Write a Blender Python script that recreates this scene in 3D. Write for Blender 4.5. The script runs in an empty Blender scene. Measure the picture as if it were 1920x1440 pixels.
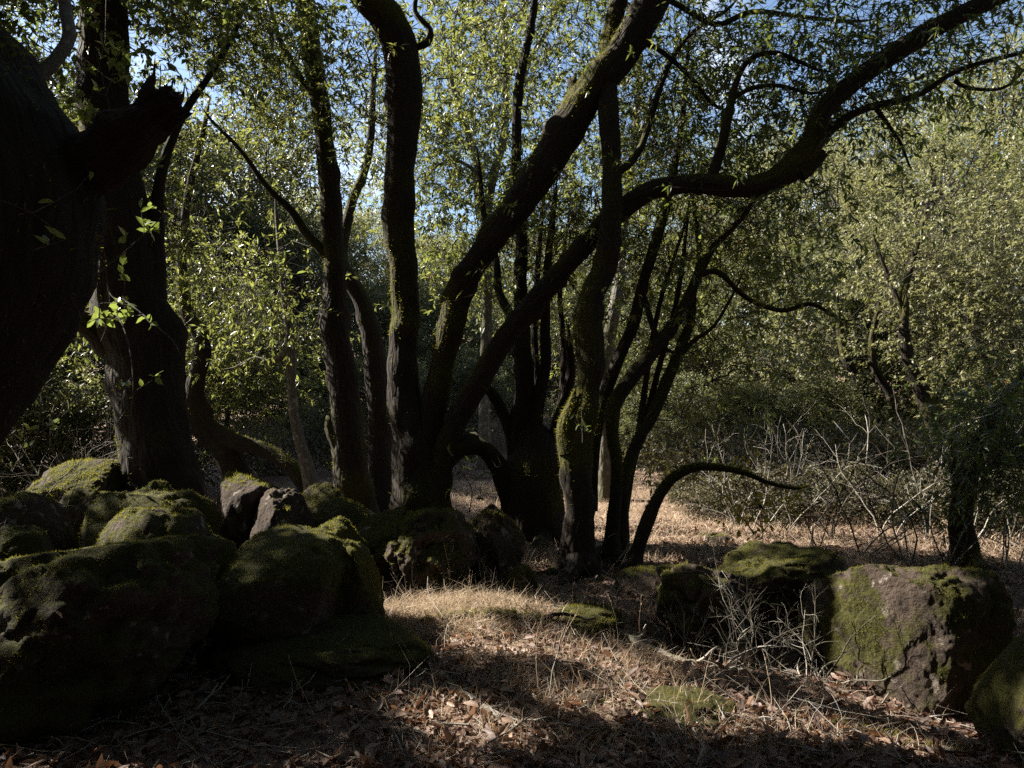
import bpy, bmesh, math
import numpy as np
from mathutils import Vector

# ------------------------------------------------------------------ camera, sky, sun, exposure
SC = bpy.context.scene
COL = SC.collection
F = 1390.0                                   # focal length in photograph pixels (1920 wide)
CAMZ = 1.6
cam_d = bpy.data.cameras.new('camera'); cam = bpy.data.objects.new('camera', cam_d); COL.objects.link(cam)
cam.location = (0, 0, CAMZ); cam.rotation_euler = (math.radians(90), 0, 0)
cam_d.sensor_width = 36; cam_d.lens = F / 1920 * 36; cam_d.clip_start = 0.05; cam_d.clip_end = 2000
SC.camera = cam

SUN_AZ = math.radians(-68); SUN_EL = math.radians(38)
SUN = np.array([math.sin(SUN_AZ) * math.cos(SUN_EL), math.cos(SUN_AZ) * math.cos(SUN_EL), math.sin(SUN_EL)])
SKY_STRENGTH = 0.05
w = bpy.data.worlds.new('World'); SC.world = w; w.use_nodes = True
nt = w.node_tree; bg = nt.nodes['Background']
sky = nt.nodes.new('ShaderNodeTexSky'); sky.sky_type = 'NISHITA'; sky.sun_disc = False
sky.sun_elevation = SUN_EL; sky.sun_rotation = SUN_AZ % (2 * math.pi)
sky.air_density = 1.0; sky.dust_density = 0.6; sky.ozone_density = 1.6
tc = nt.nodes.new('ShaderNodeTexCoord'); cn = nt.nodes.new('ShaderNodeTexNoise')
cn.inputs['Scale'].default_value = 2.6; cn.inputs['Detail'].default_value = 9; cn.inputs['Roughness'].default_value = 0.6
cr = nt.nodes.new('ShaderNodeValToRGB'); cr.color_ramp.elements[0].position = 0.54; cr.color_ramp.elements[1].position = 0.72
cm = nt.nodes.new('ShaderNodeMix'); cm.data_type = 'RGBA'
cm.inputs['B'].default_value = (11, 11.2, 11.6, 1)
nt.links.new(tc.outputs['Generated'], cn.inputs['Vector']); nt.links.new(cn.outputs['Fac'], cr.inputs['Fac'])
nt.links.new(cr.outputs['Color'], cm.inputs['Factor']); nt.links.new(sky.outputs['Color'], cm.inputs['A'])
nt.links.new(cm.outputs['Result'], bg.inputs['Color']); bg.inputs['Strength'].default_value = SKY_STRENGTH

sl = bpy.data.lights.new('sun', 'SUN'); sun = bpy.data.objects.new('sun', sl); COL.objects.link(sun)
sl.energy = 5.0; sl.angle = math.radians(0.53); sl.color = (1.0, 0.93, 0.82)
sun.rotation_euler = Vector(SUN).to_track_quat('Z', 'Y').to_euler(); sun.location = (-10, 6, 12)
vs = SC.view_settings; vs.view_transform = 'Standard'; vs.look = 'None'; vs.gamma = 1; vs.use_curve_mapping = False
vs.exposure = 2.15
SC.cycles.max_bounces = 4; SC.cycles.diffuse_bounces = 2; SC.cycles.glossy_bounces = 2
SC.cycles.transmission_bounces = 3; SC.cycles.transparent_max_bounces = 4
SC.cycles.use_denoising = False; SC.cycles.use_adaptive_sampling = False

R = np.random.default_rng(11)

# ------------------------------------------------------------------ small helpers
def W(px, py, d):
    """a point of the place: the ray through a photograph pixel, at d metres into the wood"""
    return np.array([(px - 960) / F * d, d, CAMZ - (py - 720) / F * d])

def _h(i, j, k):
    n = (i * 374761393 + j * 668265263 + k * 2147483647 * 3 + 1442695) & 0xFFFFFFFF
    n = ((n ^ (n >> 13)) * 1274126177) & 0xFFFFFFFF
    n = ((n ^ (n >> 15)) * 2246822519) & 0xFFFFFFFF
    return ((n ^ (n >> 16)) & 0xFFFFFF) / float(0xFFFFFF) * 2 - 1

def vnoise(p):
    p = np.asarray(p, float); i = np.floor(p).astype(np.int64); f = p - i; f = f * f * (3 - 2 * f)
    a, b, c = i[..., 0], i[..., 1], i[..., 2]; u, v, t = f[..., 0], f[..., 1], f[..., 2]
    def L(x, y, q): return x + (y - x) * q
    x00 = L(_h(a, b, c), _h(a + 1, b, c), u); x10 = L(_h(a, b + 1, c), _h(a + 1, b + 1, c), u)
    x01 = L(_h(a, b, c + 1), _h(a + 1, b, c + 1), u); x11 = L(_h(a, b + 1, c + 1), _h(a + 1, b + 1, c + 1), u)
    return L(L(x00, x10, v), L(x01, x11, v), t)

def fbm(p, o=4, g=0.5):
    p = np.asarray(p, float); s = 0; a = 1; n = 0
    for q in range(o):
        s = s + a * vnoise(p + 17.3 * q); n += a; p = p * 2.03; a *= g
    return s / n

def sstep(a, b, x):
    t = np.clip((x - a) / (b - a), 0, 1); return t * t * (3 - 2 * t)

def unit(v):
    return v / np.maximum(np.linalg.norm(v, axis=-1, keepdims=True), 1e-9)

def rdir(n):
    return unit(R.normal(size=(n, 3)))

def ground(x, y):
    """height of the forest floor"""
    x = np.asarray(x, float); y = np.asarray(y, float)
    p = np.stack([x, y, np.zeros_like(x)], -1)
    z = 0.05 * fbm(p * 0.9, 3) * sstep(0, 3, y) + 0.10 * fbm(p * 0.23 + 5, 2)
    t = np.maximum(0, y - 15 + 0.45 * np.maximum(x - 2, 0))
    z = z + 9.5 * (1 - np.exp(-t * 0.021))
    z = z - 0.52 * np.exp(-(((x - 1.5) / 0.8) ** 2 + ((y - 4.95) / 0.48) ** 2))      # hollow by the right boulders
    z = z - 0.22 * np.exp(-(((x - 2.5) / 0.9) ** 2 + ((y - 3.9) / 0.6) ** 2))
    z = z - 0.12 * np.exp(-(((x - 0.3) / 1.2) ** 2 + ((y - 6.1) / 0.5) ** 2))
    z = z + 0.05 * np.exp(-(((x - 0.25) / 0.9) ** 2 + ((y - 5.0) / 0.35) ** 2))
    return z

class Geo:
    def __init__(s): s.v = []; s.f3 = []; s.f4 = []; s.n = 0; s.a = {}
    def add(s, v, f, **attr):
        f = np.asarray(f, np.int64) + s.n
        (s.f3 if f.shape[1] == 3 else s.f4).append(f)
        s.v.append(v); 
        for k, a in attr.items(): s.a.setdefault(k, []).append(a)
        s.n += len(v)
    def build(s, name, mat, parent=None, smooth=False):
        v = np.concatenate(s.v) if s.v else np.zeros((0, 3))
        me = bpy.data.meshes.new(name)
        f3 = np.concatenate(s.f3) if s.f3 else np.zeros((0, 3), np.int64)
        f4 = np.concatenate(s.f4) if s.f4 else np.zeros((0, 4), np.int64)
        me.vertices.add(len(v)); me.vertices.foreach_set('co', v.astype(np.float32).ravel())
        me.loops.add(f3.size + f4.size)
        me.loops.foreach_set('vertex_index', np.concatenate([f3.ravel(), f4.ravel()]).astype(np.int32))
        nf = len(f3) + len(f4); me.polygons.add(nf)
        tot = np.concatenate([np.full(len(f3), 3), np.full(len(f4), 4)]).astype(np.int32)
        st = np.concatenate([[0], np.cumsum(tot)[:-1]]).astype(np.int32) if nf else np.zeros(0, np.int32)
        me.polygons.foreach_set('loop_start', st); me.polygons.foreach_set('loop_total', tot)
        if smooth: me.polygons.foreach_set('use_smooth', np.ones(nf, bool))
        for k, l in s.a.items():
            a = np.concatenate(l)
            if len(a) != len(v): continue
            if a.ndim == 1: me.attributes.new(k, 'FLOAT', 'POINT').data.foreach_set('value', a.astype(np.float32))
            else: me.attributes.new(k, 'FLOAT_VECTOR', 'POINT').data.foreach_set('vector', a.astype(np.float32).ravel())
        me.update(calc_edges=True); me.validate()
        me.materials.append(mat)
        o = bpy.data.objects.new(name, me); COL.objects.link(o)
        if parent is not None:
            o.parent = parent
            off = np.zeros(3); q = parent
            while q is not None: off = off + np.array(q.location); q = q.parent
            me.vertices.foreach_set('co', (v - off).astype(np.float32).ravel()); me.update()
        return o

def tag(o, label=None, cat=None, group=None, kind=None):
    if label: o['label'] = label
    if cat: o['category'] = cat
    if group: o['group'] = group
    if kind: o['kind'] = kind
    return o

def thing(name, loc, label, cat, group=None):
    o = bpy.data.objects.new(name, None); COL.objects.link(o); o.location = tuple(float(q) for q in loc); o.empty_display_size = 0.1
    return tag(o, label, cat, group)

def own_origin(o, loc):
    """give a world-space mesh its own base point"""
    loc = np.array(loc, float); me = o.data; v = np.zeros(len(me.vertices) * 3, np.float32)
    me.vertices.foreach_get('co', v); v = v.reshape(-1, 3) - loc
    me.vertices.foreach_set('co', v.astype(np.float32).ravel()); me.update(); o.location = loc
    return o

def smooth_path(P, r, step):
    P = np.asarray(P, float); r = np.asarray(r, float)
    E = np.vstack([2 * P[0] - P[1], P, 2 * P[-1] - P[-2]]); q = []; rr = []
    for i in range(len(P) - 1):
        n = max(2, int(np.linalg.norm(P[i + 1] - P[i]) / step)); t = np.linspace(0, 1, n, endpoint=False)[:, None]
        a, b, c, d = E[i], E[i + 1], E[i + 2], E[i + 3]
        q.append(0.5 * (2 * b + (c - a) * t + (2 * a - 5 * b + 4 * c - d) * t ** 2 + (3 * b - a - 3 * c + d) * t ** 3))
        rr.append(r[i] + (r[i + 1] - r[i]) * (t[:, 0] ** 2 * (3 - 2 * t[:, 0])))
    q.append(P[-1:]); rr.append(r[-1:])
    return np.vstack(q), np.concatenate(rr)

def tube(g, P, r, sides=8, lump=0.0, lscale=2.0, moss=0.0, jag=0.0, attr=True, furrow=0.0, knots=0):
    """sweep a round section along P; returns (verts, outward normals, moss mask)"""
    P = np.asarray(P, float); n = len(P)
    T = unit(np.gradient(P, axis=0)); up = np.array([0, 0, 1.0]) if abs(T[0][2]) < 0.9 else np.array([1.0, 0, 0])
    N = np.zeros((n, 3)); a = np.cross(T[0], up); N[0] = a / np.linalg.norm(a)
    for i in range(1, n):
        b = N[i - 1] - T[i] * np.dot(N[i - 1], T[i]); N[i] = b / max(np.linalg.norm(b), 1e-9)
    B = np.cross(T, N); th = np.arange(sides) / sides * 2 * math.pi
    D = N[:, None] * np.cos(th)[None, :, None] + B[:, None] * np.sin(th)[None, :, None]
    rad = np.repeat(np.asarray(r)[:, None], sides, 1)
    base = P[:, None] + D * rad[..., None]
    if lump:
        rad = rad * (1 + lump * fbm(base * lscale, 3) + lump * 0.45 * fbm(base * lscale * 4.1 + 9, 2))
    L = np.concatenate([[0], np.cumsum(np.linalg.norm(np.diff(P, axis=0), axis=1))])
    if furrow:
        c3 = np.stack([np.cos(th)[None].repeat(n, 0) * 3.2, np.sin(th)[None].repeat(n, 0) * 3.2, L[:, None].repeat(sides, 1) * 2.4 + 31], -1)
        rad = rad * (1 + furrow * (1 - 3.0 * np.abs(fbm(c3, 2))) + furrow * .6 * fbm(c3 * np.array([2, 2, 4]), 2))
    for k in range(knots):
        i0 = R.integers(3, n - 2); a0 = R.uniform(0, 6.28); da = np.angle(np.exp(1j * (th - a0))); sg = r[i0] * R.uniform(.5, .9)
        rad = rad + r[i0] * R.uniform(.15, .42) * np.exp(-((L - L[i0])[:, None] / sg) ** 2 - (da[None] / R.uniform(.5, .8)) ** 2)
    V = P[:, None] + D * rad[..., None]
    L = np.concatenate([[0], np.cumsum(np.linalg.norm(np.diff(P, axis=0), axis=1))])
    if jag:
        k = R.uniform(0.1, 1, sides) * jag; V[-1] += T[-1] * k[:, None]; V[-2] += T[-1] * (k * 0.3)[:, None]
    V = V.reshape(-1, 3); i = np.arange(n - 1)[:, None] * sides; j = np.arange(sides)[None]; j2 = (j + 1) % sides
    f = np.stack([i + j, i + j2, i + sides + j2, i + sides + j], -1).reshape(-1, 4)
    e = V.shape[0]; V2 = np.vstack([V, P[-1:] + T[-1:] * (-0.06 if jag else r[-1] * 0.5)])
    k = np.arange(sides); cap = np.stack([(n - 1) * sides + k, (n - 1) * sides + (k + 1) % sides, np.full(sides, e)], -1)
    Dn = np.vstack([D.reshape(-1, 3), T[-1:]])
    if attr:
        co = np.stack([np.cos(th)[None].repeat(n, 0) * rad.mean(), np.sin(th)[None].repeat(n, 0) * rad.mean(), L[:, None].repeat(sides, 1)], -1).reshape(-1, 3)
        co = np.vstack([co, co[-1:]])
        m = sstep(0.05, 0.5, fbm(V2 * 1.7 + 3, 3) + 0.45 * Dn[:, 2] + moss - 0.5) if moss else np.zeros(len(V2))
        g.add(V2, f, bark=co, moss=m); g.f3.append(cap + g.n - len(V2))
        return V2, Dn, m, f
    rn = np.full(len(V2), R.random())
    g.add(V2, f, rnd=rn); g.f3.append(cap + g.n - len(V2))
    return V2, Dn, None, f

def lines(g, A, Mi, E, r0, r1):
    """many thin three-sided twigs A -> Mi -> E at once"""
    n = len(A); T = unit(E - A); S = unit(np.cross(T, rdir(n))); B2 = np.cross(T, S); V = []
    for c, r in ((A, r0), (Mi, (r0 + r1) / 2), (E, r1)):
        for k in range(3):
            a = k * 2.0944; V.append(c + (S * math.cos(a) + B2 * math.sin(a)) * r)
    V = np.stack(V, 1).reshape(-1, 3); b = np.arange(n)[:, None] * 9; f = []
    for q in (0, 3):
        for k in range(3): f.append(b + [q + k, q + (k + 1) % 3, q + 3 + (k + 1) % 3, q + 3 + k])
    g.add(V, np.concatenate(f), bark=V * 1.0, moss=np.zeros(len(V)))

def blades(g, P, D, L, wd, bend=0.3, rnd=None):
    """one narrow triangle each: moss, fine grass"""
    n = len(P); S = unit(np.cross(D, rdir(n))); L = np.broadcast_to(L, n)[:, None]; wd = np.broadcast_to(wd, n)[:, None]
    tip = P + D * L + rdir(n) * L * bend
    V = np.stack([P - S * wd / 2, P + S * wd / 2, tip], 1).reshape(-1, 3)
    rn = R.random(n) if rnd is None else rnd
    g.add(V, np.arange(3 * n).reshape(-1, 3), rnd=np.repeat(rn, 3))

def strips(g, P, D, L, wd, droop, rnd=None):
    """curved two-piece grass blades"""
    n = len(P); S = unit(np.cross(D, rdir(n))); L = np.broadcast_to(L, n)[:, None]; wd = np.broadcast_to(wd, n)[:, None]
    H = rdir(n); H[:, 2] = -np.abs(H[:, 2]) * 0.6; H = H * np.broadcast_to(droop, n)[:, None]
    m = P + D * L * 0.5 + H * L * 0.12; t = P + D * L * 0.9 + H * L * 0.55
    V = np.stack([P - S * wd / 2, P + S * wd / 2, m - S * wd * 0.35, m + S * wd * 0.35, t], 1).reshape(-1, 3)
    b = np.arange(n)[:, None] * 5; rn = R.random(n) if rnd is None else rnd
    f = np.concatenate([b + [0, 1, 3], b + [0, 3, 2], b + [2, 3, 4]])
    g.add(V, f, rnd=np.repeat(rn, 5))

def leaves(g, P, D, L, wd, fold=0.25, rnd=None, six=False):
    """lance leaves folded along the midrib"""
    n = len(P); D = unit(D); S = np.cross(D, rdir(n) * 0.9 + np.array([0, 0, 1.0])); S = unit(S); U = np.cross(S, D)
    L = np.broadcast_to(L, n)[:, None]; wd = np.broadcast_to(wd, n)[:, None]
    rn = R.random(n) if rnd is None else rnd
    if six:
        cur = R.uniform(-0.35, 0.15, (n, 1))
        a = P + D * L * 0.3 + S * wd * .42 + U * wd * fold; b = P + D * L * 0.3 - S * wd * .42 + U * wd * fold
        c = P + D * L * 0.65 + S * wd * .40 + U * (wd * fold + L * cur * .4); d = P + D * L * 0.65 - S * wd * .40 + U * (wd * fold + L * cur * .4)
        t = P + D * L + U * L * cur; mi = P + D * L * 0.48 + U * L * cur * 0.15
        V = np.stack([P, a, b, c, d, t, mi], 1).reshape(-1, 3); k = np.arange(n)[:, None] * 7
        f = np.concatenate([k + [0, 1, 6], k + [0, 6, 2], k + [1, 3, 6], k + [2, 6, 4], k + [3, 5, 6], k + [6, 5, 4]])
        g.add(V, f, rnd=np.repeat(rn, 7)); return
    a = P + D * L * 0.45 + S * wd * .5 + U * wd * fold; b = P + D * L * 0.45 - S * wd * .5 + U * wd * fold; t = P + D * L
    V = np.stack([P, a, t, b], 1).reshape(-1, 3); k = np.arange(n)[:, None] * 4
    g.add(V, np.concatenate([k + [0, 1, 2], k + [0, 2, 3]]), rnd=np.repeat(rn, 4))

# ------------------------------------------------------------------ gaps carved in the crowns along sun rays to place the sun patches
GAPS = []
def gap(px, py, d, r, tmin=.35): GAPS.append((W(px, py, d), r, tmin))
for q in ((730, 1160, 5.1, .26), (800, 1155, 5.1, .32), (880, 1160, 5.1, .34), (960, 1155, 5.1, .3), (1080, 1155, 5.1, .26),
          (1010, 1240, 4.3, .15), (1120, 1250, 4.25, .16), (1220, 1290, 4.0, .12), (890, 1380, 3.4, .12), (960, 1420, 3.2, .16),
          (1290, 1335, 3.6, .18), (1350, 1390, 3.4, .15), (1560, 1380, 3.4, .15), (1430, 1365, 3.5, .14), (1690, 1400, 3.3, .12), (720, 1060, 5.2, .16), (650, 1030, 4.9, .24),
          (700, 1030, 4.9, .18), (1130, 1350, 3.5, .10)): gap(*q)
for q in ((1180, 1020, 8, .6), (1260, 1015, 8.0, .8), (1400, 1005, 8.3, 1.0), (1550, 1010, 8.5, .8), (1700, 1030, 8, .8), (1860, 1040, 7.5, .7), (900, 930, 11, .9),
          (1150, 960, 10, .9), (450, 880, 13, 1.0), (600, 870, 13, .8), (1750, 1010, 8.6, .6)): gap(*q)
for q in ((1590, 1110, 4.2, .26), (1640, 1180, 4.0, .26), (1720, 1110, 4.15, .26), (1610, 1250, 4.0, .2), (1280, 1080, 5.2, .2), (1430, 1060, 5.4, .16),
          (150, 890, 6.7, .3), (210, 870, 6.9, .3), (430, 900, 6.1, .25), (510, 925, 5.8, .2), (150, 1030, 3.9, .17), (60, 1080, 3.6, .17), (110, 1050, 3.8, .15), (10, 1110, 3.5, .14), (240, 955, 4.5, .18), (280, 925, 5.3, .13), (650, 1015, 4.75, .22), (700, 1020, 4.75, .18), (1850, 1270, 3.2, .12),
          (640, 985, 6.0, .16), (420, 830, 9.4, .3), (745, 620, 7.5, .4), (745, 740, 7.5, .14), (880, 730, 7.2, .3), (930, 660, 7.1, .25), (1250, 345, 6.6, .3), (1350, 1010, 6, .2), (1420, 1160, 4.5, .2), (1480, 1230, 4.3, .14), (1330, 1240, 4.4, .14),
          (500, 520, 9, .5), (450, 600, 9, .5), (215, 800, 7, .08), (1290, 890, 6.4, .15), (1220, 970, 6.4, .15), (200, 1000, 4.6, .1)): gap(*q)

for q in ((700, 120, 8.5, 1.0), (860, 140, 10, 1.0), (880, 200, 13, 1.3), (960, 80, 10, .9), (480, 520, 9.2, .7), (1230, 480, 8, .6), (640, 60, 9, .7), (1600, 560, 13, 1.6), (1800, 520, 12.4, 1.5), (1350, 760, 14, 1.3), (1550, 770, 14, 1.3), (1760, 780, 13.5, 1.2), (100, 690, 9, .9), (60, 800, 8.5, .7), (160, 760, 9.5, .7)): gap(*q, tmin=2.0)

def lit(P, scale=1.0):
    """True where a leaf would close one of the gaps"""
    P = np.asarray(P, float); out = np.zeros(len(P), bool); wob = 1 + 0.45 * fbm(P * 1.3, 2)
    for q, r, tmin in GAPS:
        v = P - q; t = v @ SUN; dist = np.linalg.norm(v - t[:, None] * SUN, axis=1)
        out |= (dist < r * wob * scale + 0.05) & (t > tmin)
    return out

# ------------------------------------------------------------------ materials
def mat(name):
    m = bpy.data.materials.new(name); m.use_nodes = True; t = m.node_tree
    b = t.nodes['Principled BSDF']; b.inputs['Specular IOR Level'].default_value = 0.25; b.inputs['Roughness'].default_value = 0.85
    return m, t, b
def N_(t, k, **kw):
    n = t.nodes.new(k)
    for a, v in kw.items():
        if a in n.inputs.keys(): n.inputs[a].default_value = v
        else: setattr(n, a, v)
    return n
def ramp(t, fac, stops):
    r = t.nodes.new('ShaderNodeValToRGB'); e = r.color_ramp.elements
    while len(e) < len(stops): e.new(0.5)
    for q, (p, c) in zip(e, stops): q.position = p; q.color = (*c, 1)
    t.links.new(fac, r.inputs['Fac']); return r.outputs['Color']
def mixc(t, fac, a, b):
    m = t.nodes.new('ShaderNodeMix'); m.data_type = 'RGBA'
    for s, q in (('Factor', fac), ('A', a), ('B', b)):
        if isinstance(q, (tuple, float, int)): m.inputs[s].default_value = q if s == 'Factor' else (*q, 1)
        else: t.links.new(q, m.inputs[s])
    return m.outputs['Result']
def bump(t, b, height, s, d=0.02):
    n = N_(t, 'ShaderNodeBump', Strength=s, Distance=d); t.links.new(height, n.inputs['Height']); t.links.new(n.outputs['Normal'], b.inputs['Normal'])
def attr(t, name, out='Fac'):
    a = t.nodes.new('ShaderNodeAttribute'); a.attribute_name = name; return a.outputs[out]

MOSS_LO, MOSS_HI = (0.013, 0.0135, 0.003), (0.064, 0.060, 0.012)

def bark_mat(name, dark, light, moss=1.0, stretch=0.22, lichen=0.0):
    m, t, b = mat(name); co = attr(t, 'bark', 'Vector')
    mp = N_(t, 'ShaderNodeMapping'); mp.inputs['Scale'].default_value = (1, 1, stretch); t.links.new(co, mp.inputs['Vector'])
    n1 = N_(t, 'ShaderNodeTexNoise', Scale=38, Detail=6, Roughness=.65); t.links.new(mp.outputs[0], n1.inputs['Vector'])
    v1 = N_(t, 'ShaderNodeTexVoronoi', Scale=26, feature='DISTANCE_TO_EDGE'); t.links.new(mp.outputs[0], v1.inputs['Vector'])
    n2 = N_(t, 'ShaderNodeTexNoise', Scale=3.5, Detail=5); g = t.nodes.new('ShaderNodeNewGeometry'); t.links.new(g.outputs['Position'], n2.inputs['Vector'])
    c = mixc(t, n1.outputs['Fac'], dark, light)
    if lichen:
        n3 = N_(t, 'ShaderNodeTexNoise', Scale=14, Detail=4); t.links.new(g.outputs['Position'], n3.inputs['Vector'])
        c = mixc(t, ramp(t, n3.outputs['Fac'], [(0.56, (0, 0, 0)), (0.62, (lichen,) * 3)]), c, (0.30, 0.31, 0.25))
    n4 = N_(t, 'ShaderNodeTexNoise', Scale=60, Detail=3); t.links.new(g.outputs['Position'], n4.inputs['Vector'])
    mc = mixc(t, n4.outputs['Fac'], MOSS_LO, MOSS_HI)
    mu = N_(t, 'ShaderNodeMath', operation='MULTIPLY'); mu.inputs[1].default_value = moss; t.links.new(attr(t, 'moss'), mu.inputs[0])
    t.links.new(mixc(t, mu.outputs[0], c, mc), b.inputs['Base Color'])
    ad = N_(t, 'ShaderNodeMath', operation='MULTIPLY_ADD'); ad.inputs[1].default_value = 1.6
    t.links.new(v1.outputs['Distance'], ad.inputs[0]); t.links.new(n1.outputs['Fac'], ad.inputs[2])
    bump(t, b, ad.outputs[0], 0.9, 0.02); b.inputs['Roughness'].default_value = 0.95
    return m

def leaf_mat(name, cols, trans, tf=0.45, rough=0.42, hue=0.0):
    m, t, b = mat(name); r = attr(t, 'rnd'); oi = t.nodes.new('ShaderNodeObjectInfo')
    c = ramp(t, r, cols)
    if hue:
        h = t.nodes.new('ShaderNodeHueSaturation'); mr = N_(t, 'ShaderNodeMapRange'); mr.inputs['To Min'].default_value = 1 - hue; mr.inputs['To Max'].default_value = 1 + hue
        t.links.new(oi.outputs['Random'], mr.inputs['Value']); t.links.new(mr.outputs[0], h.inputs['Value']); t.links.new(c, h.inputs['Color']); c = h.outputs['Color']
    t.links.new(c, b.inputs['Base Color']); b.inputs['Roughness'].default_value = rough; b.inputs['Specular IOR Level'].default_value = 0.5
    tr = t.nodes.new('ShaderNodeBsdfTranslucent'); t.links.new(mixc(t, 0.65, c, trans), tr.inputs['Color'])
    mx = N_(t, 'ShaderNodeMixShader', Fac=tf) if False else t.nodes.new('ShaderNodeMixShader'); mx.inputs[0].default_value = tf
    t.links.new(b.outputs[0], mx.inputs[1]); t.links.new(tr.outputs[0], mx.inputs[2]); t.links.new(mx.outputs[0], t.nodes['Material Output'].inputs['Surface'])
    return m

M = {}
M['bark'] = bark_mat('dark mossy bark', (0.008, 0.006, 0.0045), (0.036, 0.027, 0.019))
M['bark_grey'] = bark_mat('grey bark', (0.05, 0.045, 0.038), (0.16, 0.145, 0.125), moss=0.6, lichen=0.5)
M['bark_near'] = bark_mat('near dark bark', (0.006, 0.005, 0.004), (0.022, 0.016, 0.012), moss=0.5)
M['heartwood'] = bark_mat('red broken wood', (0.008, 0.005, 0.004), (0.032, 0.015, 0.011), moss=0.0, stretch=0.08)
M['twig'] = bark_mat('thin branch bark', (0.03, 0.026, 0.02), (0.11, 0.095, 0.075), moss=0.5)
M['dead'] = bark_mat('bleached dead wood', (0.14, 0.125, 0.105), (0.36, 0.33, 0.29), moss=0.7, lichen=0.5)
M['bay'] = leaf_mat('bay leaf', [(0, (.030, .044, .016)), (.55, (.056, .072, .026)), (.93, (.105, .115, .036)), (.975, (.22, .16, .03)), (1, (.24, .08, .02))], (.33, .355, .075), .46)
M['bay_shade'] = leaf_mat('bay leaf shade tone', [(0, (.022, .036, .014)), (.6, (.042, .062, .020)), (.97, (.075, .092, .026)), (1, (.2, .06, .02))], (.22, .28, .05), .38)  # darker copy of the bay leaf, shade put into its colour
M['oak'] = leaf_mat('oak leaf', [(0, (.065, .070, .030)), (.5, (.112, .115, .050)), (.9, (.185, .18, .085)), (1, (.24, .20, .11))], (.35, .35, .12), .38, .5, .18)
M['oak_shade'] = leaf_mat('oak leaf shade tone', [(0, (.022, .029, .012)), (.6, (.042, .050, .018)), (1, (.11, .105, .035))], (.18, .19, .045), .35, .45, .2)  # oak leaf again with the shade painted into the colour
M['brush'] = leaf_mat('scrub leaf', [(0, (.028, .030, .014)), (.5, (.05, .05, .02)), (.8, (.10, .07, .035)), (1, (.14, .085, .045))], (.16, .14, .05), .3, .6, .2)
M['near_leaf'] = leaf_mat('broad young leaf', [(0, (.07, .11, .02)), (1, (.14, .18, .04))], (.25, .31, .06), .42, .4)
M['yellow_leaf'] = leaf_mat('yellow leaf', [(0, (.20, .16, .02)), (1, (.30, .24, .03))], (.5, .40, .03), .5, .5)
M['moss'] = leaf_mat('moss fibre', [(0, (.016, .017, .003)), (.6, (.042, .042, .007)), (1, (.15, .14, .025))], (.34, .32, .035), .42, .8)
M['grass'] = leaf_mat('dry grass', [(0, (.13, .085, .05)), (.5, (.30, .22, .15)), (1, (.50, .40, .29))], (.5, .39, .25), .35, .7)
M['litter'] = leaf_mat('fallen leaf', [(0, (.038, .019, .013)), (.4, (.105, .060, .043)), (.75, (.22, .145, .105)), (.95, (.34, .24, .17)), (1, (.45, .36, .26))], (.35, .16, .07), .2, .6)

def rock_mat():
    m, t, b = mat('mossy sandstone'); g = t.nodes.new('ShaderNodeNewGeometry'); P = g.outputs['Position']
    n1 = N_(t, 'ShaderNodeTexNoise', Scale=5, Detail=8, Roughness=.7); n2 = N_(t, 'ShaderNodeTexNoise', Scale=45, Detail=5, Roughness=.7); n3 = N_(t, 'ShaderNodeTexNoise', Scale=11, Detail=4)
    for n in (n1, n2, n3): t.links.new(P, n.inputs['Vector'])
    c = ramp(t, n1.outputs['Fac'], [(0.3, (.026, .018, .013)), (.55, (.056, .040, .030)), (.75, (.13, .10, .08))])
    c = mixc(t, ramp(t, n3.outputs['Fac'], [(.61, (0, 0, 0)), (.67, (.7,) * 3)]), c, (.27, .235, .20))
    mc = mixc(t, n2.outputs['Fac'], MOSS_LO, MOSS_HI)
    t.links.new(mixc(t, attr(t, 'moss'), c, mc), b.inputs['Base Color'])
    bump(t, b, n2.outputs['Fac'], 1.0, 0.03); b.inputs['Roughness'].default_value = 0.95
    return m
M['rock'] = rock_mat()

def soil_mat():
    m, t, b = mat('leafy soil'); g = t.nodes.new('ShaderNodeNewGeometry'); P = g.outputs['Position']
    n1 = N_(t, 'ShaderNodeTexNoise', Scale=1.1, Detail=6); n2 = N_(t, 'ShaderNodeTexNoise', Scale=30, Detail=6, Roughness=.75); v = N_(t, 'ShaderNodeTexVoronoi', Scale=24)
    for n in (n1, n2, v): t.links.new(P, n.inputs['Vector'])
    c = ramp(t, n2.outputs['Fac'], [(.3, (.07, .043, .033)), (.55, (.17, .115, .09)), (.75, (.34, .26, .21))])
    c = mixc(t, ramp(t, n1.outputs['Fac'], [(.4, (0, 0, 0)), (.65, (.6,) * 3)]), c, (.36, .27, .19))
    h = t.nodes.new('ShaderNodeSeparateColor'); t.links.new(v.outputs['Color'], h.inputs[0])
    c = mixc(t, ramp(t, h.outputs[0], [(.2, (0, 0, 0)), (1, (.5,) * 3)]), c, (.14, .075, .05))
    t.links.new(c, b.inputs['Base Color']); bump(t, b, n2.outputs['Fac'], 1.0, 0.04); b.inputs['Roughness'].default_value = 1
    return m
M['soil'] = soil_mat()

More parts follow.
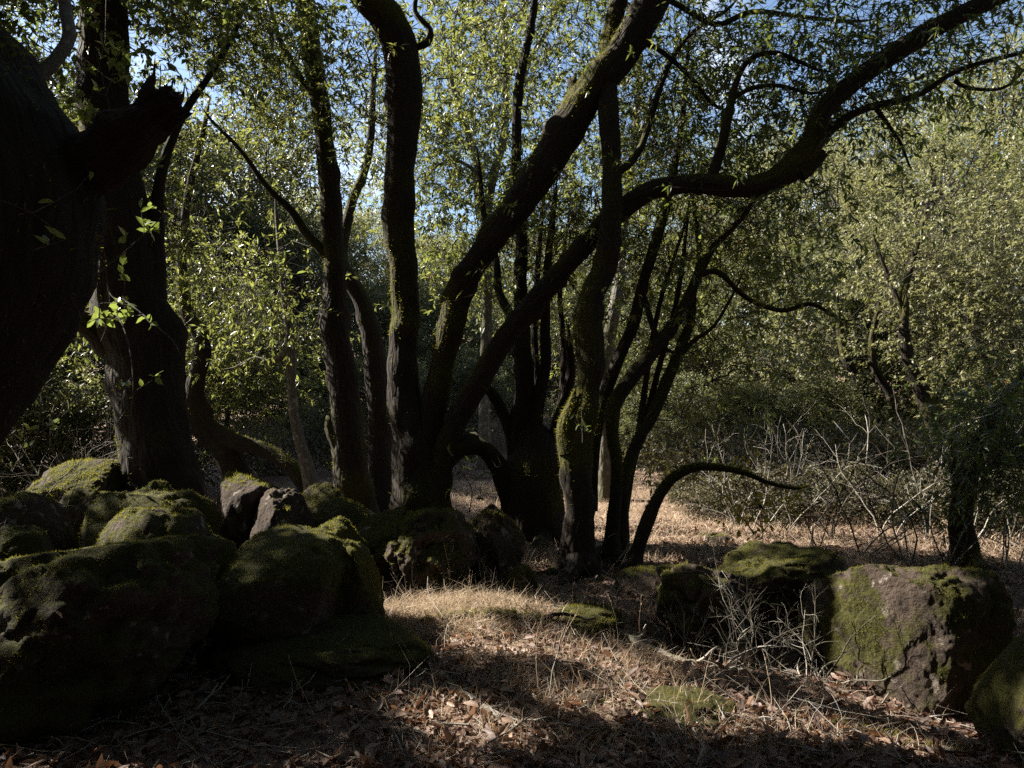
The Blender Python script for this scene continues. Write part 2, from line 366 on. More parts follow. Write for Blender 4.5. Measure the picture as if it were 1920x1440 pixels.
# ------------------------------------------------------------------ the ground
def make_ground():
    a = np.linspace(-1, 1, 221); xs = np.sign(a) * (9 * np.abs(a) + 291 * np.abs(a) ** 5)
    b = np.linspace(0, 1, 271); ys = -14 + 34 * b + 380 * b ** 6
    X, Y = np.meshgrid(xs, ys); Z = ground(X, Y)
    V = np.stack([X, Y, Z], -1).reshape(-1, 3); nx, ny = len(xs), len(ys)
    i, j = np.meshgrid(np.arange(nx - 1), np.arange(ny - 1)); k = (j * nx + i).ravel()
    g = Geo(); g.add(V, np.stack([k, k + 1, k + nx + 1, k + nx], -1))
    tag(g.build('ground', M['soil'], smooth=True), 'brown forest floor of dry soil and leaves rising into a hill', 'ground', kind='structure')
make_ground()

# ------------------------------------------------------------------ boulders
_bm = {}
def ico(n):
    if n not in _bm:
        b = bmesh.new(); bmesh.ops.create_icosphere(b, subdivisions=n, radius=1); b.verts.ensure_lookup_table()
        _bm[n] = (np.array([v.co[:] for v in b.verts]), np.array([[v.index for v in f.verts] for f in b.faces])); b.free()
    return _bm[n]

def boulder(name, label, x0, x1, ytop, d, depth, mossy=0.6, block=2.8, seed=0, sub=6, rough=1.0, sink=0.12, tilt=0.0, yaw=0.0, nb=9000, cat='boulder', group=None, facets=9, base=None):
    """px extents x0..x1, top edge ytop, at distance d; stands on the ground"""
    V, Fc = ico(sub); cx = ((x0 + x1) / 2 - 960) / F * d; rx = (x1 - x0) / 2 / F * d; zt = CAMZ - (ytop - 720) / F * d
    zb = float(ground(cx, d)) - sink if base is None else base
    if zt - zb < 0.1: zb = zt - 0.1
    rz = (zt - zb) / 2; S = np.array([rx, depth / 2, rz])
    k = (np.abs(V) ** block).sum(1) ** (-1 / block); p = V * k[:, None]
    o = seed * 13.7
    big = fbm(p * 1.15 + o, 3, .5); mid = fbm(p * 3.1 + o + 5, 4); fine = fbm(p * 9 + o, 3)
    rg = 1 - np.abs(fbm(p * 2.2 + o + 40, 3)) * 2
    p = p * (1 + rough * (0.22 * big + 0.085 * mid + 0.02 * fine - 0.07 * np.maximum(rg - .55, 0) * 2))[:, None]
    R3 = np.random.default_rng(seed + 100)
    for k in range(facets):
        nrm = R3.normal(size=3) * np.array([1, 1, .8]); nrm /= np.linalg.norm(nrm); cut = R3.uniform(.70, .92)
        p = p - np.maximum(0, p @ nrm - cut)[:, None] * nrm * .8
    p = p * (1 + .025 * rough * fbm(p * 6 + o, 3) + .018 * rough * fbm(p * 16 + o, 2))[:, None]
    p[:, 0] += tilt * p[:, 2]
    p /= np.array([np.abs(p[:, 0]).max(), np.abs(p[:, 1]).max(), 1.0]); p[:, 2] = (p[:, 2] - p[:, 2].min()) / (p[:, 2].max() - p[:, 2].min()) * 2 - 1
    q = p * S; c, s = math.cos(yaw), math.sin(yaw)
    if yaw: q = np.stack([q[:, 0] * c - q[:, 1] * s, q[:, 0] * s + q[:, 1] * c, q[:, 2]], -1)
    q = q + np.array([cx, d, zb + rz])
    a, b_, c_ = q[Fc[:, 0]], q[Fc[:, 1]], q[Fc[:, 2]]; fn = np.cross(b_ - a, c_ - a); ar = np.linalg.norm(fn, axis=1) / 2
    vn = np.zeros_like(q)
    for e in range(3): np.add.at(vn, Fc[:, e], fn)
    vn = unit(vn); m = sstep(0.0, 0.42, vn[:, 2] * 0.6 + 0.95 * fbm(q * 3.1 + 2, 3) + 0.4 * fbm(q * 11, 2) + mossy - 0.47)
    root = thing(name, (cx, d, zb), label, cat, group)
    g = Geo(); g.add(q, Fc, moss=m); st = g.build('stone', M['rock'], root, smooth=True)
    if nb and mossy > 0.05:
        fm = m[Fc].mean(1); front = sstep(-.75, -.2, -(fn / np.maximum(ar[:, None] * 2, 1e-9))[:, 1] + 0.8 * vn[Fc[:, 0], 2])
        pr = ar * fm ** 1.5 * (0.15 + front); pr /= pr.sum(); fi = R.choice(len(Fc), nb, p=pr)
        u = R.random((nb, 2)); fl = u.sum(1) > 1; u[fl] = 1 - u[fl]
        P = a[fi] + (b_[fi] - a[fi]) * u[:, :1] + (c_[fi] - a[fi]) * u[:, 1:]
        n = unit(fn[fi]); cl = 0.6 + 0.8 * sstep(-.3, .5, fbm(P * 14, 2))
        sc = min(1.6, d / 4.2)
        g2 = Geo(); blades(g2, P - n * 0.003, unit(n + R.normal(size=(nb, 3)) * .45 + np.array([0, 0, .12])), R.uniform(.006, .015, nb) * cl * sc, R.uniform(.0025, .005, nb) * sc, .5,
                           np.clip(R.random(nb) * .6 + .4 * sstep(-.4, .4, fbm(P * 5, 2)), 0, 1))
        g2.build('moss', M['moss'], st)['kind'] = 'stuff'
    return root

B = boulder
B('boulder', 'huge dark moss-covered boulder filling the foreground beside the leaf litter', -150, 402, 1000, 3.75, 1.25, .80, 2.8, 1, 6, nb=34000, sink=.2, tilt=.3, rough=1.25)
B('boulder', 'rounded mossy boulder hump perched behind the huge foreground boulder', 185, 418, 945, 4.55, 1.0, .62, 3.0, 2, 6, nb=14000)
B('boulder', 'long low mossy boulder just below the thick leaning trunk', 128, 400, 918, 5.35, 1.0, .6, 3.0, 3, 6, nb=9000)
B('boulder', 'sunlit pale-topped boulder against the foot of the thick leaning trunk', 62, 258, 860, 6.9, 1.0, .34, 2.8, 4, 6, nb=7000, rough=1.3, tilt=.25)
B('boulder', 'flat mossy boulder below the sunlit pale-topped boulder', 82, 245, 912, 6.2, .8, .5, 2.8, 5, 6, nb=6000)
B('boulder', 'dark boulder under bare lichen twigs', -70, 150, 925, 5.2, 1.0, .4, 2.8, 6, 6, nb=6000)
B('boulder', 'angular mossy stone tucked beside the huge foreground boulder', -40, 118, 985, 4.7, .7, .5, 2.4, 51, 5, nb=4000)
B('boulder', 'small mossy stone wedged between the perched hump and the egg-shaped boulder', 330, 440, 985, 4.9, .6, .55, 2.4, 52, 5, nb=4000)
B('boulder', 'rounded mossy cap stone at the foot of the thick leaning trunk', 235, 345, 900, 6.0, .6, .55, 2.4, 53, 5, nb=4000)
B('boulder', 'egg-shaped mossy boulder overhanging the low mossy slab', 400, 655, 1000, 4.45, 1.0, .8, 3.0, 7, 6, nb=18000, base=0.02)
B('boulder', 'mossy boulder with a bright sunlit crest', 545, 730, 1004, 4.75, .6, .64, 3.4, 8, 6, nb=14000)
B('rock_slab', 'low mossy slab lying under the egg-shaped boulder', 405, 850, 1172, 4.25, 1.0, .62, 3.0, 9, 6, nb=16000, cat='rock', sink=.1)
B('boulder', 'bare brown sandstone boulder with a lit top', 384, 545, 886, 6.1, .7, .12, 3.0, 10, 6, nb=2500, rough=1.2)
B('boulder', 'small brown boulder leaning on the bare sandstone boulder', 474, 585, 914, 5.8, .55, .25, 2.8, 11, 6, nb=3000)
B('boulder', 'flat grey stone with thin moss below the straight slim trunk', 572, 725, 936, 6.5, .7, .3, 2.6, 12, 5, nb=3000)
B('boulder', 'round mossy stone at the foot of the straight slim trunk', 545, 650, 904, 7.3, .6, .45, 2.6, 13, 5, nb=3000)
B('boulder', 'sloping mossy boulder beside the foot of the forked tree', 598, 790, 952, 6.2, .9, .55, 2.0, 14, 6, nb=8000, tilt=.45, rough=1.7)
B('boulder', 'broad brown-mossed boulder in front of the forked tree', 690, 905, 950, 5.85, .9, .6, 2.0, 31, 6, nb=13000, rough=1.8)
B('boulder', 'dark upright mossy boulder between the forked tree and the many-stemmed tree', 862, 985, 944, 6.3, .7, .5, 1.9, 16, 6, nb=6000, rough=1.5)
B('boulder', 'knee-high mossy stone wedged behind the sunlit crest boulder', 560, 690, 968, 5.6, .6, .5, 2.4, 41, 5, nb=4000)
B('stone', 'small pointed mossy stone in front of the many-stemmed tree', 940, 1018, 1058, 5.6, .4, .6, 1.6, 17, 5, nb=4000, cat='stone')
B('stone', 'low bright mossy hump at the edge of the dry grass', 1000, 1175, 1134, 5.0, .5, .7, 2.2, 18, 5, nb=6000, cat='stone')
B('boulder', 'rounded mossy boulder above the dark hollow', 1225, 1420, 1046, 5.35, .8, .55, 3.2, 19, 6, nb=10000, rough=1.5, facets=6)
B('boulder', 'wide mossy boulder behind the bare bramble thicket', 1335, 1590, 1028, 5.6, .9, .55, 3.4, 20, 6, nb=11000, rough=1.5, facets=6)
B('boulder', 'narrow dark block wedged between the wide mossy boulder and the tall block boulder', 1495, 1600, 1085, 4.95, .5, .4, 3.0, 43, 5, nb=3000, base=-.4)
B('stone', 'small grey stone on the sunlit clearing', 1305, 1378, 1000, 7.6, .4, .15, 2.4, 21, 5, nb=600, cat='stone')
B('stone', 'small mossy stone sunk in the dark hollow', 1335, 1425, 1190, 4.75, .45, .5, 2.4, 22, 5, nb=4000, cat='stone', base=-.45)
B('boulder', 'tall block boulder with lit moss patches and a bare grey face', 1578, 1830, 1048, 4.3, .85, .56, 8.0, 61, 7, nb=26000, rough=.9, sink=.25, yaw=.2, facets=4)
B('boulder', 'dark mossy boulder beside the tall block boulder', 1845, 2090, 1185, 3.4, .8, .5, 3.0, 24, 6, nb=14000, sink=.15)
B('stone', 'flat mossy hump among dry leaves in front of the hollow', 1120, 1385, 1314, 3.5, .55, .6, 1.8, 25, 5, nb=9000, rough=2.0, tilt=.4, cat='stone')
B('stone', 'small dark pointed stone in the dry grass', 1072, 1140, 1300, 3.6, .22, .08, 1.7, 26, 5, nb=500, cat='stone')
B('boulder', 'low dark boulder behind the mossy hump and arching stem', 1150, 1260, 1068, 6.0, .6, .4, 2.6, 27, 5, nb=3000)

# ------------------------------------------------------------------ trees
class Tree:
    def __init__(s, name, label, px, d, bark='bark', cat='tree', group=None):
        x = (px - 960) / F * d; s.base = np.array([x, d, float(ground(x, d))])
        s.root = thing(name, s.base, label, cat, group); s.bark = M[bark]; s.sk = []; s.skr = []
    def stem(s, pts, name='limb', sides=16, lump=.16, lscale=2.2, moss=.62, fuzz=0, jag=0, mat_=None, step=.07, world=False, furrow=.05, knots=None):
        if world: P = np.array([q[:3] for q in pts], float); r = np.array([q[3] for q in pts], float)
        else: P = np.array([W(*q[:3]) for q in pts]); r = np.array([q[3] / 2 / F * q[2] for q in pts])
        if not jag and r[-1] < .06:
            P = np.vstack([P, P[-1] + (P[-1] - P[-2]) * .5 + np.array([0, 0, .05])]); r = np.append(r, r[-1] * .12)
        P, r = smooth_path(P, r, step)
        wob = np.stack([fbm(P * 1.4 + 3 * e, 3) for e in range(3)], -1); P = P + wob * np.minimum(r[:, None] * .35, .03)
        g = Geo(); V, D, m, f = tube(g, P, r, sides, lump, lscale, moss, jag, furrow=furrow if sides >= 14 else 0, knots=(len(P) // 9 if sides >= 12 and not jag else 0) if knots is None else knots)
        o = g.build(name, mat_ or s.bark, s.root, smooth=True)
        if name in ('trunk', 'limb', 'branch'): s.sk.append(P[len(P) // 4:] if name == 'trunk' else P)
        if fuzz:
            pr = (m[f].mean(1) + .04) * np.linalg.norm(V[f[:, 0]] - V[f[:, 2]], axis=1) ** 2; pr /= pr.sum(); fi = R.choice(len(f), fuzz, p=pr)
            u = R.random((fuzz, 2, 1)); Q = V[f[fi]]
            p = (Q[:, 0] * (1 - u[:, 0]) + Q[:, 1] * u[:, 0]) * (1 - u[:, 1]) + (Q[:, 3] * (1 - u[:, 0]) + Q[:, 2] * u[:, 0]) * u[:, 1]
            n = D[f[fi, 0]]; g2 = Geo(); blades(g2, p - n * .004, unit(n + R.normal(size=(fuzz, 3)) * .5), R.uniform(.012, .035, fuzz), R.uniform(.004, .008, fuzz), .5)
            q = g2.build('moss', M['moss'], o); q['kind'] = 'stuff'
        return o
    def roots(s, n, reach, r):
        for k in range(n):
            a = k / n * 6.28 + R.normal() * .3; d = np.array([math.cos(a), math.sin(a), 0]); L = reach * R.uniform(.7, 1.2); b = s.base; pts = []
            for t, h, q in ((0, .42, 1.0), (.35, .17, .9), (.65, .03, .62), (1.0, -.06, .3)):
                p = b + d * L * t + R.normal(size=3) * np.array([.05, .05, 0]) * t; pts.append((p[0], p[1], float(ground(p[0], p[1])) + h * reach, r * q))
            s.stem(pts, 'root', 10, lump=.2, lscale=5, world=True, moss=.5)
    def crown(s, blobs, leaf='bay', ll=(.06, .10), lw=.28, per=9, sprigs=7, spread=.42, world=False, droop=.35, part='crown', gapscale=1.0, dens=1.9):
        dens *= 1.25
        # blobs: (px,py,d,rx px,ry px,rdepth m, clusters): limb-to-cluster branches, sprigs and leaves
        sk = np.vstack(s.sk); g = Geo(); gb = Geo(); allc = []
        for q in blobs:
            n = int(q[-1] * dens); u = rdir(n) * (R.random((n, 1)) ** .4)
            if world: c = np.array(q[:3]) + u * np.array(q[3:6])
            else: c = W(*q[:3]) + u * np.array([q[3] / F * q[2], q[5], q[4] / F * q[2]])
            allc.append(c)
        c = np.vstack(allc); c = c[c[:, 2] > ground(c[:, 0], c[:, 1]) + .3]
        c = c[~lit(c, gapscale)]
        # nearest clusters first; later ones fork off the branches already grown
        order = np.argsort([np.min(np.linalg.norm(sk - cc, axis=1)) for cc in c]); pool = np.empty((len(sk) + 5 * len(c), 3)); pool[:len(sk)] = sk; m_ = len(sk); t = np.linspace(0, 1, 7)[:, None]
        for cc in c[order]:
            S_ = pool[:m_]; dd = np.linalg.norm(S_ - cc, axis=1) + np.maximum(0, S_[:, 2] - cc[2] + .2) * .6
            for tri in range(4):
                k = np.argmin(dd + R.random(m_) * (.4 + .7 * tri)); a = S_[k]; L = np.linalg.norm(cc - a)
                P = a + (cc - a) * t + np.array([0, 0, 1]) * np.sin(t * math.pi) * L * R.uniform(-.06, .2) + R.normal(size=(7, 3)) * .06 * L ** .5 * np.sin(t * math.pi)
                if not lit(P[1:], .8).any(): break
            else: continue
            if L < .12: continue
            r0 = np.clip(.007 * L + .005, .005, .03); tube(gb, P, r0 * (1 - .7 * t[:, 0]), 4, moss=.2)
            pool[m_:m_ + 4] = P[3:]; m_ += 4
        nc = len(c); ci = np.repeat(np.arange(nc), sprigs); ns = len(ci)
        sp = c[ci] + R.normal(size=(ns, 3)) * spread * np.array([1, 1, .8]); keep = ~lit(sp, gapscale); sp = sp[keep]; ci = ci[keep]; ns = len(sp)
        ax = unit(unit(sp - c[ci]) * .9 + R.normal(size=(ns, 3)) * .45 + np.array([0, 0, -.15])); sl_ = R.uniform(.14, .30, ns)
        # thin twig from cluster to sprig tip
        A = c[ci]; E = sp + ax * sl_[:, None]; Mi = (A + E) / 2 + R.normal(size=(ns, 3)) * .05
        kk = ~lit(Mi, .7); kk &= R.random(ns) < .5; lines(gb, A[kk], Mi[kk], E[kk], .0035, .0012)
        li = np.repeat(np.arange(ns), per); nl = len(li); tt = R.random(nl) ** .7
        p = sp[li] + ax[li] * (sl_[li] * tt)[:, None]; dr = unit(ax[li] * .55 + rdir(nl) * .9 + np.array([0, 0, -droop])); L = R.uniform(*ll, nl)
        cl = np.clip(.25 + .5 * R.random(nc), 0, 1)[ci][li]; rn = np.clip(cl + R.normal(size=nl) * .2, 0, .95); rr = R.random(nl); rn[rr < .008] = 1.0
        k2 = ~lit(p, gapscale * .9); leaves(g, p[k2], dr[k2], L[k2], L[k2] * lw * R.uniform(.8, 1.2, k2.sum()), .22, rn[k2])
        g.build(part, M[leaf], s.root)['kind'] = 'stuff'; gb.build('branchwork', M['twig'], s.root)['kind'] = 'stuff'
        return nl

# --- the forked tree in the middle
t4 = Tree('bay_tree', 'dark forked tree with two thick stems and a long snaking limb', 792, 7.5)
t4.stem([(795, 1030, 7.5, 150), (790, 950, 7.5, 106), (783, 860, 7.5, 92), (768, 790, 7.5, 76), (756, 700, 7.5, 56), (757, 600, 7.5, 51), (757, 500, 7.45, 52), (749, 420, 7.4, 56),
         (751, 330, 7.35, 56), (757, 200, 7.3, 62), (750, 100, 7.2, 64), (722, 30, 7.1, 66), (680, -20, 7.0, 66), (620, -130, 6.9, 58), (580, -330, 6.9, 40), (560, -600, 7.0, 20)], 'trunk', 40, fuzz=9000, step=.05)
t4.stem([(800, 900, 7.5, 64), (812, 770, 7.4, 50), (830, 670, 7.3, 43), (848, 605, 7.2, 50), (855, 560, 7.2, 53), (893, 490, 7.1, 45), (960, 400, 7.0, 53), (1030, 300, 6.9, 61),
         (1098, 185, 6.8, 64), (1160, 110, 6.7, 59), (1213, 20, 6.6, 61), (1260, -80, 6.5, 53), (1330, -240, 6.4, 36), (1380, -450, 6.4, 18)], 'limb', 36, fuzz=9000, step=.05)
t4.stem([(805, 960, 7.45, 60), (822, 880, 7.4, 50), (850, 800, 7.3, 43), (895, 722, 7.2, 40), (940, 645, 7.1, 37), (1000, 570, 7.0, 40), (1080, 480, 6.9, 38), (1150, 410, 6.8, 36), (1215, 362, 6.7, 38),
         (1290, 345, 6.6, 35), (1370, 347, 6.5, 36), (1440, 342, 6.4, 43), (1500, 300, 6.35, 52), (1524, 260, 6.3, 43), (1545, 205, 6.2, 36), (1620, 140, 6.1, 36), (1720, 75, 6.0, 36),
         (1850, 5, 5.9, 34), (2000, -70, 5.8, 29), (2200, -160, 5.8, 17)], 'limb', 30, fuzz=9000, step=.05)
t4.stem([(1330, 345, 6.55, 22), (1348, 290, 6.55, 20), (1362, 235, 6.5, 18), (1372, 190, 6.5, 15), (1384, 145, 6.5, 12), (1410, 108, 6.5, 10), (1460, 100, 6.5, 9), (1530, 130, 6.5, 6)], 'branch', 8, step=.05)
t4.stem([(1372, 185, 6.5, 10), (1410, 165, 6.5, 9), (1460, 160, 6.45, 8), (1520, 175, 6.4, 6)], 'branch', 6, step=.05)
t4.stem([(1510, 300, 6.3, 26), (1555, 245, 6.3, 19), (1620, 205, 6.3, 14), (1720, 178, 6.3, 11), (1800, 130, 6.3, 9), (1930, 95, 6.3, 8), (2000, 80, 6.3, 6)], 'branch', 8, step=.05)
t4.stem([(1640, 200, 6.3, 10), (1670, 240, 6.3, 7), (1690, 270, 6.3, 6), (1705, 310, 6.3, 4)], 'branch', 5, step=.05)
t4.stem([(1790, 150, 6.3, 9), (1815, 165, 6.3, 7), (1880, 165, 6.3, 6), (1920, 130, 6.3, 5)], 'branch', 5, step=.05)
t4.stem([(1500, 325, 6.35, 34), (1530, 300, 6.33, 26), (1545, 287, 6.3, 16)], 'stub', 10, jag=.02)
t4.stem([(1085, 190, 6.8, 40), (1078, 165, 6.8, 26), (1072, 150, 6.8, 18)], 'stub', 10, jag=.03)
t4.stem([(775, 90, 7.2, 12), (800, 80, 7.2, 14), (805, 55, 7.2, 12), (778, 20, 7.2, 10), (785, -30, 7.2, 9)], 'branch', 7, step=.04)
t4.stem([(893, 830, 7.45, 44), (860, 838, 7.4, 42), (825, 870, 7.45, 50)], 'limb', 12)

# --- the many-stemmed tree beside it
t5 = Tree('bay_tree', 'black many-stemmed tree with a broad fused base', 1000, 7.7)
t5.stem([(1000, 1060, 7.7, 170), (1000, 985, 7.7, 118), (1000, 920, 7.7, 116), (1002, 870, 7.7, 112), (1000, 830, 7.7, 80), (990, 800, 7.7, 50)], 'trunk', 22, fuzz=2500)
t5.stem([(985, 880, 7.7, 60), (975, 813, 7.7, 44), (986, 757, 7.7, 40), (983, 687, 7.7, 36), (977, 640, 7.7, 32), (975, 530, 7.7, 26), (976, 460, 7.7, 25), (972, 380, 7.7, 22), (968, 280, 7.7, 19), (975, 150, 7.7, 16), (1000, 20, 7.7, 13), (1010, -150, 7.7, 8)], 'limb', 14, fuzz=2000)
t5.stem([(1000, 860, 7.65, 40), (1005, 780, 7.65, 30), (1014, 735, 7.65, 24), (1023, 680, 7.65, 21), (1022, 613, 7.65, 19), (1024, 540, 7.65, 17), (1030, 460, 7.65, 14), (1040, 380, 7.65, 10)], 'limb', 12)
t5.stem([(975, 880, 7.7, 40), (958, 810, 7.7, 26), (942, 768, 7.7, 22), (922, 735, 7.7, 20), (900, 722, 7.7, 16), (880, 722, 7.7, 8)], 'limb', 12)
t5.stem([(975, 985, 7.65, 60), (958, 930, 7.65, 48), (935, 875, 7.6, 38), (908, 842, 7.55, 34), (875, 836, 7.5, 34), (850, 850, 7.45, 30)], 'limb', 14)
t5.stem([(1015, 920, 7.7, 46), (1032, 860, 7.7, 30), (1046, 800, 7.7, 26), (1064, 742, 7.7, 22), (1072, 690, 7.7, 18), (1068, 640, 7.7, 12)], 'limb', 12)
t5.stem([(985, 660, 7.7, 20), (955, 590, 7.75, 18), (934, 545, 7.8, 17), (930, 490, 7.8, 14), (910, 420, 7.9, 12), (900, 330, 8, 9)], 'limb', 10)

t5.stem([(1005, 870, 7.8, 18), (1012, 760, 7.9, 14), (1003, 640, 8, 12), (1008, 500, 8.1, 11), (1020, 360, 8.2, 8)], 'limb', 8)
t5.stem([(1025, 880, 7.8, 18), (1050, 780, 7.9, 14), (1058, 660, 8, 12), (1050, 540, 8.1, 9), (1065, 420, 8.2, 6)], 'limb', 8)
# --- the knobbly single trunk right of it
t6 = Tree('bay_tree', 'knobbly upright trunk with swollen burls beside the many-stemmed tree', 1086, 6.55)
t6.stem([(1087, 1085, 6.55, 76), (1086, 1000, 6.55, 59), (1086, 950, 6.55, 52), (1082, 895, 6.55, 52), (1080, 830, 6.55, 59), (1092, 780, 6.55, 56), (1104, 730, 6.55, 41), (1110, 680, 6.55, 47), (1106, 613, 6.55, 50),
         (1114, 550, 6.55, 47), (1138, 497, 6.6, 43), (1148, 400, 6.6, 38), (1145, 300, 6.65, 38), (1142, 200, 6.7, 36), (1140, 120, 6.75, 34), (1152, 40, 6.8, 32), (1170, -50, 6.8, 29), (1180, -250, 6.9, 20), (1190, -500, 7, 11)], 'trunk', 36, lump=.2, fuzz=9000, step=.05)
t6.stem([(1068, 850, 6.5, 40), (1060, 800, 6.5, 36), (1072, 760, 6.5, 24)], 'burl', 12, lump=.25, fuzz=1200)
t6.stem([(1150, 330, 6.65, 18), (1200, 280, 6.8, 13), (1250, 130, 7, 11), (1300, 60, 7.1, 9), (1360, 20, 7.1, 7)], 'branch', 7)
t6.stem([(1148, 80, 6.8, 16), (1220, 85, 6.9, 10), (1290, 140, 7, 9), (1330, 190, 7, 8), (1355, 205, 7, 5)], 'branch', 7)
t6.stem([(1165, -40, 6.8, 14), (1270, 10, 7, 11), (1340, 45, 7.1, 11), (1410, 22, 7.1, 10), (1500, 32, 7.1, 8), (1600, 40, 7.1, 6)], 'branch', 7)

# --- the fan of leaning stems
t7 = Tree('bay_tree', 'fan of slim stems leaning away from the knobbly upright trunk', 1152, 6.75)
t7.stem([(1148, 1075, 6.75, 52), (1150, 1000, 6.75, 28), (1155, 940, 6.75, 23), (1158, 870, 6.75, 22), (1150, 820, 6.75, 24), (1152, 763, 6.8, 28), (1180, 713, 6.85, 26), (1215, 672, 6.9, 26), (1257, 620, 6.95, 22), (1285, 575, 7, 21), (1312, 510, 7, 19), (1340, 460, 7.05, 15), (1390, 410, 7.1, 10), (1430, 350, 7.2, 7)], 'trunk', 14, fuzz=2500)
t7.stem([(1105, 960, 6.8, 34), (1110, 860, 6.9, 29), (1130, 760, 7, 24), (1157, 680, 7, 22), (1187, 613, 7.05, 22), (1203, 547, 7.1, 21), (1223, 480, 7.1, 21), (1245, 400, 7.15, 19), (1262, 330, 7.2, 14), (1280, 220, 7.3, 10), (1290, 100, 7.4, 7)], 'limb', 12, fuzz=1500)
t7.stem([(1165, 1040, 6.8, 31), (1172, 900, 6.85, 22), (1198, 825, 6.9, 22), (1220, 787, 6.95, 22), (1240, 740, 7, 23), (1262, 690, 7, 22), (1280, 647, 7.05, 19), (1296, 600, 7.1, 17), (1302, 540, 7.15, 13), (1310, 470, 7.2, 9), (1300, 380, 7.3, 7)], 'limb', 12, fuzz=1500)
t7.stem([(1305, 520, 7, 13), (1345, 510, 7, 11), (1400, 558, 7, 10), (1465, 582, 7, 9), (1520, 570, 7, 8), (1572, 597, 7, 5)], 'branch', 7, step=.05)
t7.stem([(1205, 550, 7.1, 12), (1235, 640, 6.9, 10), (1260, 660, 6.9, 6)], 'branch', 6)

t7.stem([(1172, 960, 6.9, 16), (1190, 860, 7, 14), (1228, 720, 7.1, 12), (1270, 560, 7.2, 10), (1288, 420, 7.3, 7)], 'limb', 8)
t7.stem([(1195, 830, 6.95, 14), (1215, 690, 7.1, 11), (1240, 560, 7.2, 9), (1275, 450, 7.3, 6)], 'limb', 8)
t7.stem([(1262, 690, 7, 12), (1300, 640, 7, 9), (1340, 610, 7, 7), (1380, 540, 7, 5)], 'branch', 7)
# --- the arching mossy stem over the clearing
t8 = Tree('leaning_sapling', 'thin mossy stem bending over in an arch above the clearing', 1188, 6.4, cat='sapling')
t8.stem([(1185, 1075, 6.4, 46), (1196, 1030, 6.4, 26), (1215, 975, 6.4, 24), (1240, 925, 6.4, 20), (1270, 892, 6.4, 17), (1315, 876, 6.4, 14), (1385, 884, 6.4, 11), (1440, 905, 6.35, 8), (1490, 917, 6.3, 5)], 'trunk', 10, moss=.55, fuzz=3500, step=.04)
t8.crown([(1410, 930, 6.35, 35, 40, .2, 7)], 'yellow_leaf', (.05, .08), .5, 3, 4, .12)

# --- slim straight trunk
t3 = Tree('bay_tree', 'slim tall trunk with a knot halfway standing by the stones', 658, 8.4)
t3.stem([(664, 990, 8.4, 100), (658, 900, 8.4, 62), (652, 800, 8.4, 58), (645, 700, 8.4, 50), (632, 640, 8.4, 48), (627, 600, 8.4, 50), (630, 540, 8.4, 42), (624, 450, 8.4, 38), (616, 350, 8.4, 36), (607, 250, 8.4, 34), (592, 130, 8.4, 34), (577, 40, 8.4, 34), (570, -40, 8.4, 32), (560, -250, 8.4, 24), (550, -500, 8.4, 14)], 'trunk', 28, fuzz=5000, step=.05)
t3.stem([(640, 840, 8.35, 30), (622, 800, 8.35, 26), (618, 780, 8.35, 12)], 'stub', 10, jag=.02)
t3.stem([(625, 500, 8.4, 22), (600, 465, 8.4, 20), (572, 435, 8.4, 18), (545, 395, 8.4, 16), (500, 350, 8.4, 11), (450, 280, 8.4, 9), (400, 230, 8.4, 7)], 'limb', 10)
t3.stem([(600, 190, 8.4, 14), (560, 140, 8.4, 11), (520, 60, 8.4, 9), (500, -20, 8.4, 7)], 'branch', 7)
t3b = Tree('bay_tree', 'curved trunk half hidden behind the slim tall trunk', 714, 9.6)
t3b.stem([(712, 960, 9.6, 80), (714, 880, 9.6, 48), (714, 790, 9.6, 44), (706, 700, 9.6, 40), (696, 620, 9.6, 36), (676, 555, 9.6, 32), (655, 520, 9.6, 28), (640, 470, 9.7, 22), (660, 380, 9.8, 18), (690, 300, 9.9, 14), (700, 150, 10, 10)], 'trunk', 14, fuzz=1500)

# --- thick leaning trunk on the left
t2 = Tree('bay_tree', 'thick leaning trunk rising out of the boulder pile', 312, 7.0)
t2.stem([(318, 1050, 7, 190), (312, 930, 7, 132), (292, 830, 7, 124), (282, 750, 7, 120), (272, 680, 7, 118), (250, 590, 7, 120), (238, 500, 7, 112), (222, 400, 7, 108), (207, 300, 7, 92), (197, 200, 7, 82), (195, 100, 7, 79), (196, 0, 7, 77), (200, -120, 7, 66), (210, -320, 7, 48), (220, -600, 7, 24)], 'trunk', 44, lump=.1, furrow=.06, step=.05, fuzz=6000, moss=.4)
t2.stem([(215, 650, 7, 70), (180, 620, 6.9, 46), (140, 596, 6.8, 36), (90, 600, 6.7, 28), (20, 570, 6.6, 22), (-80, 500, 6.5, 16)], 'limb', 12)
t2.stem([(285, 560, 7, 50), (290, 440, 7.05, 30), (303, 330, 7.1, 20), (340, 220, 7.2, 15), (400, 130, 7.3, 12), (440, 60, 7.4, 8)], 'limb', 10)
t2.stem([(200, -300, 7, 40), (120, -420, 6.8, 30), (-40, -520, 6.6, 24), (-250, -600, 6.4, 16)], 'limb', 10)

